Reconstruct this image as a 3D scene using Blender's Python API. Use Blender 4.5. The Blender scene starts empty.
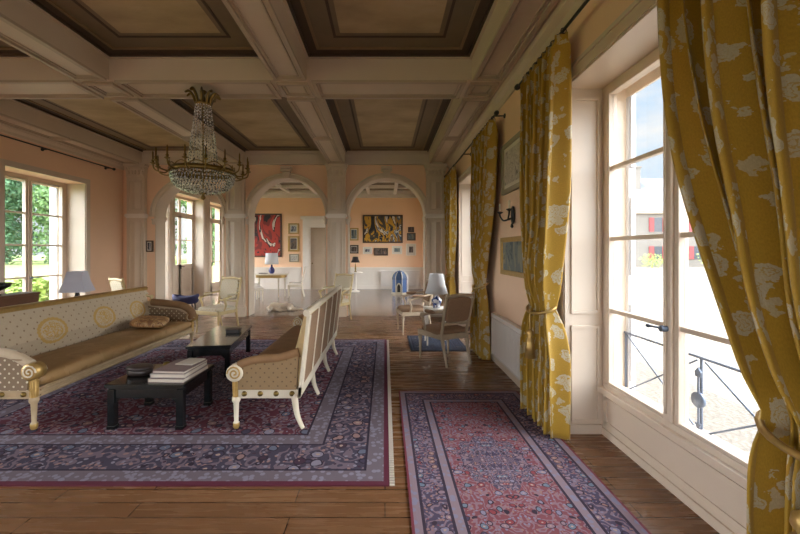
import bpy, bmesh, math, random
from mathutils import Vector, Matrix, noise as mnoise
from math import sin, cos, pi, radians, sqrt
random.seed(7)
C = bpy.context.scene.collection
S = bpy.context.scene

# ------------------------------------------------------------------ camera
F = 380.0
cam = bpy.data.cameras.new('camera'); camo = bpy.data.objects.new('camera', cam); C.objects.link(camo)
cam.sensor_width = 36.0; cam.lens = F / 800 * 36
cam.shift_x = (400 - 385) / 800; cam.shift_y = -(267 - 251) / 800
cam.clip_start = 0.05; cam.clip_end = 400
camo.location = (0, 0, 1.55); camo.rotation_euler = (pi/2, 0, 0)
S.camera = camo

# ------------------------------------------------------------------ light and exposure
S.view_settings.view_transform = 'Standard'; S.view_settings.look = 'None'
S.view_settings.gamma = 1.0; S.view_settings.use_curve_mapping = False
S.view_settings.exposure = 1.15
S.cycles.max_bounces = 16; S.cycles.diffuse_bounces = 10; S.cycles.transparent_max_bounces = 16
S.cycles.caustics_reflective = False; S.cycles.caustics_refractive = False
S.cycles.sample_clamp_indirect = 4.0

SKY_FRONT = 0.52      # sky over the courtyard and garden ahead
SKY_BACK = 10.0     # unseen sky to the sides and behind, brightened to light the room
SUN = 5.5

def srgb(r, g, b):
    def f(c):
        c /= 255
        return c/12.92 if c <= 0.04045 else ((c+0.055)/1.055)**2.4
    return (f(r), f(g), f(b), 1)

class NT:
    """small wrapper for building node trees"""
    def __init__(s, tree): s.t = tree; s.n = tree.nodes; s.l = tree.links
    def new(s, typ, **kw):
        nd = s.n.new(typ)
        for k, v in kw.items(): setattr(nd, k, v)
        return nd
    def put(s, sock, v):
        if v is None: return
        if isinstance(v, bpy.types.NodeSocket): s.l.new(v, sock)
        else: sock.default_value = v
    def m(s, op, a, b=None, c=None, clamp=False):
        nd = s.new('ShaderNodeMath', operation=op); nd.use_clamp = clamp
        s.put(nd.inputs[0], a); s.put(nd.inputs[1], b); s.put(nd.inputs[2], c)
        return nd.outputs[0]
    def mix(s, f, a, b, typ='MIX'):
        nd = s.new('ShaderNodeMix', data_type='RGBA', blend_type=typ)
        s.put(nd.inputs[0], f); s.put(nd.inputs[6], a); s.put(nd.inputs[7], b)
        return nd.outputs[2]
    def coord(s, which='Object'): return s.new('ShaderNodeTexCoord').outputs[which]
    def sep(s, v):
        nd = s.new('ShaderNodeSeparateXYZ'); s.put(nd.inputs[0], v); return nd.outputs
    def comb(s, x=0, y=0, z=0):
        nd = s.new('ShaderNodeCombineXYZ')
        for i, q in enumerate((x, y, z)): s.put(nd.inputs[i], q)
        return nd.outputs[0]
    def scale(s, v, sc):
        nd = s.new('ShaderNodeVectorMath', operation='MULTIPLY'); s.put(nd.inputs[0], v); nd.inputs[1].default_value = sc
        return nd.outputs[0]
    def noise(s, v, sc, det=3, rough=.5, dist=0):
        nd = s.new('ShaderNodeTexNoise'); s.put(nd.inputs['Vector'], v)
        nd.inputs['Scale'].default_value = sc; nd.inputs['Detail'].default_value = det
        nd.inputs['Roughness'].default_value = rough; nd.inputs['Distortion'].default_value = dist
        return nd.outputs
    def vor(s, v, sc, feature='F1', rnd=1.0):
        nd = s.new('ShaderNodeTexVoronoi', feature=feature); s.put(nd.inputs['Vector'], v)
        nd.inputs['Scale'].default_value = sc; nd.inputs['Randomness'].default_value = rnd
        return nd.outputs
    def ramp(s, f, stops, interp='LINEAR'):
        nd = s.new('ShaderNodeValToRGB'); nd.color_ramp.interpolation = interp
        el = nd.color_ramp.elements
        while len(el) > 1: el.remove(el[-1])
        el[0].position = stops[0][0]; el[0].color = stops[0][1]
        for p, c in stops[1:]:
            e = el.new(p); e.color = c
        s.put(nd.inputs[0], f); return nd.outputs[0]
    def step(s, a, b): return s.m('GREATER_THAN', a, b)
    def less(s, a, b): return s.m('LESS_THAN', a, b)
    def smooth(s, v, a, b):
        nd = s.new('ShaderNodeMapRange', interpolation_type='SMOOTHSTEP'); s.put(nd.inputs[0], v)
        nd.inputs[1].default_value = a; nd.inputs[2].default_value = b
        return nd.outputs[0]

world = bpy.data.worlds.new('sky'); S.world = world; world.use_nodes = True
w = NT(world.node_tree); w.n.clear()
wd = w.coord('Generated'); wx, wy, wz = w.sep(wd)
cl = w.noise(w.scale(wd, (1, 1, 2.2)), 3.0, 5, .55)[0]
skycol = w.ramp(w.m('MAXIMUM', wz, 0.0), [(0, (.86, .93, 1.0, 1)), (.25, (.62, .80, 1.0, 1)), (1, (.40, .62, .95, 1))])
skycol = w.mix(w.smooth(cl, .42, .62), skycol, (.97, .96, .95, 1))
back = w.smooth(w.m('SUBTRACT', w.m('MULTIPLY', wz, .45), wy), -.44, -.14)
back = w.m('MULTIPLY', back, w.m('SUBTRACT', 1.0, w.m('MULTIPLY', w.smooth(w.m('MULTIPLY', wy, -1.0), .25, .95), .70)))
back = w.m('MULTIPLY', back, w.m('SUBTRACT', 1.0, w.m('MULTIPLY', w.smooth(wz, .55, .9), .75)))
back = w.m('MULTIPLY', back, w.smooth(wz, -.05, .1))
skycol = w.mix(back, skycol, (.97, .97, 1.0, 1))
stren = w.m('ADD', SKY_FRONT, w.m('MULTIPLY', back, SKY_BACK - SKY_FRONT))
bg = w.new('ShaderNodeBackground'); w.put(bg.inputs[0], skycol); w.put(bg.inputs[1], stren)
wo = w.new('ShaderNodeOutputWorld'); w.l.new(bg.outputs[0], wo.inputs[0])

sd = bpy.data.lights.new('sun', 'SUN'); sd.energy = SUN; sd.angle = radians(.6); sd.color = (1, .96, .90)
so = bpy.data.objects.new('sun', sd); C.objects.link(so)
so.rotation_euler = Vector((.385, .10, -.93)).to_track_quat('-Z', 'Y').to_euler()

def portal(loc, direc, wdt, hgt):
    """daylight portal filling a window opening"""
    d = bpy.data.lights.new('daylight_portal', 'AREA'); d.shape = 'RECTANGLE'; d.size = wdt; d.size_y = hgt
    d.cycles.is_portal = True
    o = bpy.data.objects.new('daylight_portal', d); C.objects.link(o); o.location = loc
    o.rotation_euler = Vector(direc).to_track_quat('-Z', 'Z').to_euler()

# ------------------------------------------------------------------ materials
def newmat(name):
    m = bpy.data.materials.new(name); m.use_nodes = True
    n = NT(m.node_tree); bs = m.node_tree.nodes['Principled BSDF']
    return m, n, bs
def bump(n, bs, h, strength=.3, dist=.01):
    b = n.new('ShaderNodeBump'); b.inputs['Strength'].default_value = strength; b.inputs['Distance'].default_value = dist
    n.put(b.inputs['Height'], h); n.l.new(b.outputs[0], bs.inputs['Normal'])
def mat(name, col, rough=.5, metal=0, var=.12, sc=6, bmp=0, bsc=60, spec=.5, coat=0, sheen=0):
    m, n, bs = newmat(name)
    co = n.coord(); nz = n.noise(co, sc, 4)[0]
    dark = tuple(c*(1-var) for c in col[:3])+(1,); lite = tuple(min(1, c*(1+var)) for c in col[:3])+(1,)
    n.put(bs.inputs['Base Color'], n.mix(nz, dark, lite))
    bs.inputs['Roughness'].default_value = rough; bs.inputs['Metallic'].default_value = metal
    bs.inputs['Specular IOR Level'].default_value = spec
    if coat: bs.inputs['Coat Weight'].default_value = coat; bs.inputs['Coat Roughness'].default_value = .1
    if bmp: bump(n, bs, n.noise(co, bsc, 3)[0], bmp)
    return m

M = {}
M['peach'] = mat('peach_plaster', srgb(232, 198, 166), .75, sc=1.3, var=.07, bmp=.1, bsc=12)
M['peach2'] = mat('peach_plaster_far', srgb(242, 202, 164), .75, sc=1.3, var=.05)
M['cream'] = mat('cream_paint', srgb(208, 193, 172), .5, sc=2, var=.06)
M['moulding'] = mat('taupe_moulding', srgb(184, 168, 146), .5, sc=3, var=.08)  # darker than the beams so the moulding lines stand out
M['beam'] = mat('beam_paint', srgb(206, 190, 168), .5, sc=2, var=.08)
M['white'] = mat('white_paint', srgb(228, 220, 208), .4, sc=2, var=.04)
M['radiator'] = mat('radiator_enamel', srgb(216, 210, 202), .35, var=.03)
M['winframe'] = mat('window_paint', srgb(206, 190, 172), .4, sc=3, var=.06)
M['stone'] = mat('limestone', srgb(222, 208, 190), .85, sc=5, var=.18, bmp=.3, bsc=20)
M['shutter'] = mat('pale_shutter_paint', srgb(190, 192, 196), .6)
M['iron'] = mat('grey_iron', srgb(96, 106, 122), .5, metal=.3)
M['black'] = mat('black_iron', srgb(28, 26, 24), .5)
M['brass'] = mat('aged_brass', srgb(126, 104, 56), .35, metal=.9, var=.3, sc=20)
M['gold'] = mat('gilding', srgb(180, 148, 88), .42, metal=.6, var=.25, sc=25)
M['lacquer'] = mat('black_lacquer', srgb(16, 20, 20), .18, var=.2, coat=.4)
M['ivory'] = mat('ivory_lacquer', srgb(214, 204, 182), .45, sc=12, var=.12)
M['partgilt'] = mat('part_gilt_ivory_paint', srgb(196, 176, 128), .42, metal=.1, sc=9, var=.25)
M['tanpaint'] = mat('tan_gilt_paint', srgb(178, 156, 122), .45, sc=14, var=.2)
M['greywood'] = mat('grey_painted_wood', srgb(178, 160, 134), .5, sc=12, var=.2)
M['brownwood'] = mat('brown_wood', srgb(96, 62, 40), .4, sc=8, var=.3)
M['taupe'] = mat('taupe_fabric', srgb(140, 112, 86), .9, sc=40, var=.15, bmp=.2, bsc=200)
M['velvet'] = mat('brown_velvet', srgb(128, 96, 62), .7, sc=10, var=.3, bmp=.3, bsc=120)
M['sand'] = mat('sand_fabric', srgb(196, 172, 128), .85, sc=30, var=.15, bmp=.2, bsc=160)
M['blue'] = mat('navy_velvet', srgb(30, 30, 70), .7, sc=10, var=.3)
M['shade'] = mat('lamp_shade_fabric', srgb(206, 206, 206), .8, var=.05)
M['shadeblue'] = mat('blue_grey_shade', srgb(186, 188, 200), .8, var=.06)
M['dkshade'] = mat('dark_shade', srgb(40, 26, 22), .6)
M['cobalt'] = mat('cobalt_glaze', srgb(58, 62, 118), .2, var=.2)
M['slate'] = mat('slate_roof', srgb(96, 100, 108), .8, sc=2, var=.15)
M['render'] = mat('lime_render', srgb(112, 107, 100), .9, sc=.6, var=.08)
M['redshut'] = mat('red_shutter', srgb(140, 50, 52), .6)
M['dkglass'] = mat('dark_window_glass', srgb(60, 66, 72), .15)
M['trunk'] = mat('tree_bark', srgb(84, 70, 54), .9, var=.3)
M['doortaupe'] = mat('taupe_door_paint', srgb(176, 156, 132), .5, sc=3, var=.08)
M['bakelite'] = mat('dark_brown_box', srgb(44, 34, 30), .4)
M['paper'] = mat('white_paper', srgb(200, 192, 178), .8, var=.05)
M['bookpink'] = mat('rose_grey_cover', srgb(124, 106, 104), .6)
M['bookgrey'] = mat('pale_grey_cover', srgb(142, 136, 132), .6)
M['fur'] = mat('golden_fur', srgb(232, 218, 196), .95, sc=9, var=.25, bmp=.6, bsc=90)
M['darkfur'] = mat('dark_nose', srgb(40, 30, 26), .6)

def leafmat(name, a, b):
    m, n, bs = newmat(name)
    co = n.coord(); nz = n.noise(co, 1.4, 5, .7)[0]
    n.put(bs.inputs['Base Color'], n.ramp(nz, [(.3, a), (.7, b)]))
    bs.inputs['Roughness'].default_value = .7; bs.inputs['Specular IOR Level'].default_value = .2
    bs.inputs['Subsurface Weight'].default_value = 0
    return m
M['leaf'] = leafmat('tree_leaves', srgb(62, 90, 56), srgb(116, 144, 92))
M['leaf2'] = leafmat('dark_tree_leaves', srgb(44, 74, 52), srgb(92, 124, 88))
M['leaf3'] = leafmat('shrub_leaves', srgb(88, 112, 48), srgb(150, 170, 84))

def m_lawn():
    m, n, bs = newmat('lawn')
    co = n.coord(); nz = n.noise(co, .5, 6, .7)[0]
    n.put(bs.inputs['Base Color'], n.ramp(nz, [(.35, srgb(88, 106, 48)), (.65, srgb(118, 130, 68))]))
    bs.inputs['Roughness'].default_value = .95
    return m
def m_gravel():
    m, n, bs = newmat('gravel')
    co = n.coord(); v = n.vor(co, 22)[0]; nz = n.noise(co, 1.2, 6, .7)[0]
    c = n.mix(nz, srgb(112, 104, 93), srgb(134, 125, 112))
    c = n.mix(n.m('MULTIPLY', n.smooth(v, .2, .8), .35), c, srgb(70, 66, 60))
    n.put(bs.inputs['Base Color'], c); bs.inputs['Roughness'].default_value = .95
    bump(n, bs, v, .6, .02)
    return m
def m_parquet(name, a, b, gap, rough, row=.13, width=1.5):
    m, n, bs = newmat(name)
    co = n.coord()
    br = n.new('ShaderNodeTexBrick'); br.offset = .37; br.squash = 1
    n.put(br.inputs['Vector'], co)
    br.inputs['Color1'].default_value = (0, 0, 0, 1); br.inputs['Color2'].default_value = (1, 1, 1, 1)
    br.inputs['Mortar'].default_value = (.5, .5, .5, 1)
    br.inputs['Scale'].default_value = 1; br.inputs['Mortar Size'].default_value = .0035
    br.inputs['Brick Width'].default_value = width; br.inputs['Row Height'].default_value = row
    br.inputs['Bias'].default_value = 0
    grain = n.noise(n.scale(co, (2.2, 26, 1)), 1.0, 4, .5)[0]
    big = n.noise(co, .9, 3)[0]
    f = n.m('ADD', n.m('MULTIPLY', br.outputs['Color'], .25), n.m('ADD', n.m('MULTIPLY', grain, .45), n.m('MULTIPLY', big, .2)))
    c = n.ramp(f, [(.2, a), (.9, b)])
    c = n.mix(br.outputs['Fac'], c, gap)
    n.put(bs.inputs['Base Color'], c)
    n.put(bs.inputs['Roughness'], n.m('ADD', rough, n.m('MULTIPLY', grain, .14)))
    bump(n, bs, n.m('SUBTRACT', n.m('MULTIPLY', grain, .15), br.outputs['Fac']), .35, .004)
    return m
M['lawn'] = m_lawn(); M['gravel'] = m_gravel()
M['parquet'] = m_parquet('oak_planks', srgb(102, 70, 46), srgb(138, 100, 68), srgb(50, 34, 24), .20)
M['parquet2'] = m_parquet('far_hall_floor', srgb(120, 106, 96), srgb(140, 126, 114), srgb(104, 92, 82), .12, .4, .4)

def m_rug(name, hx, hy, pal, field, border, guard, edge, sc=6.0, wb=(.035, .13, .42, .54), med=True):
    m, n, bs = newmat(name)
    x, y, z = n.sep(n.coord()); ax = n.m('ABSOLUTE', x); ay = n.m('ABSOLUTE', y)
    d = n.m('MINIMUM', n.m('SUBTRACT', hx, ax), n.m('SUBTRACT', hy, ay))
    p = n.comb(ax, ay, 0)
    nz = n.noise(p, 9, 2)[1]
    vm = n.new('ShaderNodeVectorMath', operation='SCALE'); n.put(vm.inputs[0], nz); vm.inputs['Scale'].default_value = .06
    va = n.new('ShaderNodeVectorMath', operation='ADD'); n.put(va.inputs[0], p); n.put(va.inputs[1], vm.outputs[0])
    pw = va.outputs[0]
    def floral(vec, s, base, dens=.62):
        v1 = n.vor(vec, s); dist, colr = v1[0], v1[1]
        cr = n.sep(colr)[0]
        pc = n.ramp(cr, [(i/len(pal), q) for i, q in enumerate(pal)], 'CONSTANT')
        flower = n.less(dist, .36)
        ring = n.m('MULTIPLY', n.step(dist, .29), flower)
        core = n.less(dist, .12)
        c = n.mix(flower, base, pc)
        c = n.mix(ring, c, srgb(38, 30, 44))
        c = n.mix(core, c, srgb(170, 146, 134))
        wv = n.m('SINE', n.m('MULTIPLY', n.noise(vec, s*.55, 2)[0], 60))
        vine = n.m('MULTIPLY', n.step(wv, .35), n.m('SUBTRACT', 1, flower))
        c = n.mix(n.m('MULTIPLY', vine, .75), c, pal[1])
        # small buds
        v2 = n.vor(vec, s*2.9); bud = n.m('MULTIPLY', n.less(v2[0], .30), n.m('SUBTRACT', 1, flower))
        c = n.mix(bud, c, n.mix(n.step(n.sep(v2[1])[1], .5), pal[2], pal[3]))
        v3 = n.vor(vec, s*1.9); return n.mix(n.m('MULTIPLY', n.less(v3[0], .16), n.m('SUBTRACT', 1, flower)), c, pal[-2])
    fld = floral(pw, sc, field)
    if med:
        rr = n.m('SQRT', n.m('ADD', n.m('POWER', n.m('DIVIDE', ax, .75), 2), n.m('POWER', ay, 2)))
        rr = n.m('ADD', rr, n.m('MULTIPLY', n.m('SINE', n.m('MULTIPLY', n.m('ARCTAN2', ay, ax), 12)), .03))
        md = n.less(rr, med if isinstance(med, float) else .5)
        fld = n.mix(md, fld, floral(pw, sc*1.4, border))
    brd = floral(pw, sc*.95, border)
    gv = n.m('SINE', n.m('MULTIPLY', n.m('ADD', ax, ay), 60)); gd = n.vor(p, 22)
    grd = n.mix(n.less(gd[0], .4), guard, pal[3])
    c = n.mix(n.step(d, wb[0]), edge, grd)
    c = n.mix(n.step(d, wb[1]), c, brd)
    c = n.mix(n.step(d, wb[2]), c, grd)
    c = n.mix(n.step(d, wb[3]), c, fld)
    for q in (wb[1], wb[2], wb[3]):
        ln = n.less(n.m('ABSOLUTE', n.m('SUBTRACT', d, q)), .009)
        c = n.mix(ln, c, srgb(36, 30, 46))
    wear = n.noise(n.coord(), 2.2, 5, .6)[0]
    c = n.mix(n.m('MULTIPLY', wear, .25), c, guard)
    n.put(bs.inputs['Base Color'], c); bs.inputs['Roughness'].default_value = 1; bs.inputs['Specular IOR Level'].default_value = .1
    bump(n, bs, n.noise(n.coord(), 250, 2)[0], .4, .004)
    return m

def m_dots(name, base, dot, pitch=.09, r=.16, swap='YZ', med=None, medcol=None, rough=.75):
    """spotted silk; med = list of (a, b, ra, rb) ellipses in the cloth plane"""
    m, n, bs = newmat(name)
    xyz = n.sep(n.coord()); ix = {'X': 0, 'Y': 1, 'Z': 2}
    a, b = xyz[ix[swap[0]]], xyz[ix[swap[1]]]
    u = n.m('DIVIDE', n.m('ADD', a, b), pitch); v = n.m('DIVIDE', n.m('SUBTRACT', a, b), pitch)
    fu = n.m('SUBTRACT', n.m('FRACT', n.m('ADD', u, 100)), .5); fv = n.m('SUBTRACT', n.m('FRACT', n.m('ADD', v, 100)), .5)
    dd = n.m('SQRT', n.m('ADD', n.m('MULTIPLY', fu, fu), n.m('MULTIPLY', fv, fv)))
    nz = n.noise(n.coord(), 60, 3)[0]
    c = n.mix(nz, tuple(q*.86 for q in base[:3])+(1,), base)
    c = n.mix(n.less(dd, r), c, dot)
    if med:
        for (ca, cb, ra, rb) in med:
            ea = n.m('DIVIDE', n.m('SUBTRACT', a, ca), ra); eb = n.m('DIVIDE', n.m('SUBTRACT', b, cb), rb)
            e = n.m('SQRT', n.m('ADD', n.m('MULTIPLY', ea, ea), n.m('MULTIPLY', eb, eb)))
            wob = n.m('MULTIPLY', n.m('SINE', n.m('MULTIPLY', n.m('ARCTAN2', eb, ea), 22)), .02)
            e2 = n.m('ADD', e, wob)
            inside = n.less(e2, 1)
            fig = n.m('SINE', n.m('MULTIPLY', n.noise(n.coord(), 11, 3, .6)[0], 55))
            mc = n.mix(n.step(fig, -.1), base, medcol)
            mc = n.mix(n.step(e2, .82), mc, medcol)
            mc = n.mix(n.m('MULTIPLY', n.step(e, .68), n.less(e, .76)), mc, base)
            c = n.mix(inside, c, mc)
    n.put(bs.inputs['Base Color'], c); bs.inputs['Roughness'].default_value = rough
    bs.inputs['Sheen Weight'].default_value = .15
    return m

def m_damask():
    m, n, bs = newmat('gold_damask')
    uv = n.new('ShaderNodeUVMap').outputs[0]
    nz = n.noise(uv, 11, 4, .6)[1]
    vm = n.new('ShaderNodeVectorMath', operation='SCALE'); n.put(vm.inputs[0], nz); vm.inputs['Scale'].default_value = .13
    va = n.new('ShaderNodeVectorMath', operation='ADD'); n.put(va.inputs[0], uv); n.put(va.inputs[1], vm.outputs[0])
    v = n.vor(n.scale(va.outputs[0], (1, .72, 1)), 9.5, rnd=.85)
    flower = n.less(v[0], .36)
    pet = n.m('SINE', n.m('MULTIPLY', v[0], 55))
    flower = n.m('MULTIPLY', flower, n.m('SUBTRACT', 1, n.m('MULTIPLY', n.step(pet, .72), .7)))
    lf = n.vor(n.scale(va.outputs[0], (1, .45, 1)), 15)
    leaf = n.m('MULTIPLY', n.less(lf[0], .3), n.step(n.sep(lf[1])[0], .35))
    stem = n.step(n.m('SINE', n.m('MULTIPLY', n.noise(uv, 3.0, 1)[0], 70)), .93)
    msk = n.m('MAXIMUM', flower, n.m('MULTIPLY', leaf, .8))
    weave = n.noise(n.scale(uv, (3, 1, 1)), 90, 2)[0]
    gold = n.mix(weave, srgb(140, 106, 20), srgb(194, 154, 42))
    wht = n.mix(weave, srgb(164, 150, 118), srgb(204, 192, 164))
    n.put(bs.inputs['Base Color'], n.mix(msk, gold, wht))
    n.put(bs.inputs['Roughness'], n.m('SUBTRACT', .62, n.m('MULTIPLY', msk, .1)))
    bs.inputs['Sheen Weight'].default_value = .2
    # light that filters through the cloth
    tr = n.new('ShaderNodeBsdfTranslucent'); n.put(tr.inputs[0], n.mix(msk, srgb(214, 160, 20), srgb(200, 186, 150)))
    ms = n.new('ShaderNodeMixShader'); ms.inputs[0].default_value = .12
    out = m.node_tree.nodes['Material Output']
    n.l.new(bs.outputs[0], ms.inputs[1]); n.l.new(tr.outputs[0], ms.inputs[2]); n.l.new(ms.outputs[0], out.inputs[0])
    return m
M['damask'] = m_damask()

def m_glass(name='window_glass', refl=.05, tint=(.97, .98, .98, 1)):
    m, n, bs = newmat(name)
    t = n.new('ShaderNodeBsdfTransparent'); t.inputs[0].default_value = tint
    g = n.new('ShaderNodeBsdfGlossy'); g.inputs['Roughness'].default_value = .02
    ms = n.new('ShaderNodeMixShader'); ms.inputs[0].default_value = refl
    n.l.new(t.outputs[0], ms.inputs[1]); n.l.new(g.outputs[0], ms.inputs[2])
    n.l.new(ms.outputs[0], m.node_tree.nodes['Material Output'].inputs[0])
    return m
M['glass'] = m_glass()
def m_crystal():
    m, n, bs = newmat('crystal')
    t = n.new('ShaderNodeBsdfTransparent'); t.inputs[0].default_value = (.88, .88, .9, 1)
    n.put(bs.inputs['Base Color'], n.ramp(n.noise(n.coord(), 55, 1)[0], [(.44, (.12, .105, .09, 1)), (.52, (.86, .82, .78, 1))]))  # sparkle painted in: noise from dark to bright across the beads
    bs.inputs['Roughness'].default_value = .15; bs.inputs['Metallic'].default_value = .25
    ms = n.new('ShaderNodeMixShader'); ms.inputs[0].default_value = .85
    n.l.new(t.outputs[0], ms.inputs[1]); n.l.new(bs.outputs[0], ms.inputs[2])
    n.l.new(ms.outputs[0], m.node_tree.nodes['Material Output'].inputs[0])
    return m
M['crystal'] = m_crystal()

def m_paint(name, stops, sc=3, dist=2.5, det=3, ang=0):
    """an abstract painted canvas"""
    m, n, bs = newmat(name)
    co = n.coord()
    mp = n.new('ShaderNodeMapping'); n.put(mp.inputs[0], co); mp.inputs['Rotation'].default_value = (0, ang, 0)
    mp.inputs['Scale'].default_value = (1.6, 1, .8)
    f = n.noise(mp.outputs[0], sc, det, .5, dist)[0]
    n.put(bs.inputs['Base Color'], n.ramp(f, stops, 'CONSTANT')); bs.inputs['Roughness'].default_value = .5
    return m
M['canvas_red'] = m_paint('red_canvas', [(0, srgb(30, 24, 26)), (.36, srgb(120, 40, 34)), (.42, srgb(170, 52, 40)), (.52, srgb(36, 28, 30)), (.55, srgb(214, 196, 178)), (.60, srgb(60, 50, 54)), (.63, srgb(168, 48, 38))], 1.0, 1.3, 3, .5)
M['canvas_yellow'] = m_paint('yellow_canvas', [(0, srgb(26, 26, 30)), (.38, srgb(70, 64, 50)), (.43, srgb(196, 148, 40)), (.50, srgb(40, 38, 40)), (.53, srgb(214, 206, 188)), (.57, srgb(60, 84, 104)), (.61, srgb(150, 108, 34)), (.68, srgb(30, 28, 30))], 1.3, 1.3, 3, .6)
M['canvas_grey'] = m_paint('grey_print', [(0, srgb(60, 56, 60)), (.45, srgb(150, 150, 156)), (.55, srgb(200, 196, 190)), (.62, srgb(90, 84, 84))], 7, 1, 3)
M['canvas_dark'] = m_paint('dark_print', [(0, srgb(60, 50, 44)), (.45, srgb(110, 92, 76)), (.55, srgb(70, 70, 80)), (.62, srgb(150, 120, 96))], 6, 1, 3)
M['canvas_sea'] = m_paint('blue_grey_oil', [(0, srgb(60, 74, 78)), (.4, srgb(96, 108, 108)), (.5, srgb(128, 128, 112)), (.6, srgb(84, 92, 84))], 3, 1, 4)
M['canvas_sketch'] = m_paint('pale_sketch', [(0, srgb(120, 110, 104)), (.40, srgb(196, 186, 172)), (.5, srgb(176, 166, 154)), (.58, srgb(206, 196, 182))], 9, 1.5, 4)
M['frame_gold'] = M['gold']
M['frame_dark'] = mat('dark_frame', srgb(70, 52, 38), .4)
M['frame_grey'] = mat('grey_green_frame', srgb(150, 140, 116), .5)
M['mount'] = mat('mount_card', srgb(214, 206, 190), .8, var=.02)
M['cof_dark'] = mat('dark_brown_coffer_paint', srgb(72, 57, 42), .6, sc=4, var=.2)
M['cof_mid'] = mat('mid_brown_coffer_paint', srgb(122, 106, 80), .6, sc=4, var=.2)
M['cof_line'] = mat('fine_line_coffer_paint', srgb(136, 112, 80), .6, sc=4, var=.1)
def m_panel():
    m, n, bs = newmat('ochre_coffer_panel')
    f = n.noise(n.scale(n.coord(), (1, 2.2, 1)), 1.1, 5, .6)[0]
    n.put(bs.inputs['Base Color'], n.ramp(f, [(.3, srgb(152, 134, 98)), (.6, srgb(184, 164, 124)), (.8, srgb(196, 180, 144))])); bs.inputs['Roughness'].default_value = .6
    return m
M['cof_in'] = m_panel()
def m_blackwhite():
    m, n, bs = newmat('blue_white_porcelain')
    f = n.noise(n.coord(), 16, 2, .5, 1)[0]
    n.put(bs.inputs['Base Color'], n.ramp(f, [(0, srgb(46, 70, 130)), (.47, srgb(214, 216, 220))], 'CONSTANT')); bs.inputs['Roughness'].default_value = .15
    return m
M['porcelain'] = m_blackwhite()

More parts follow.
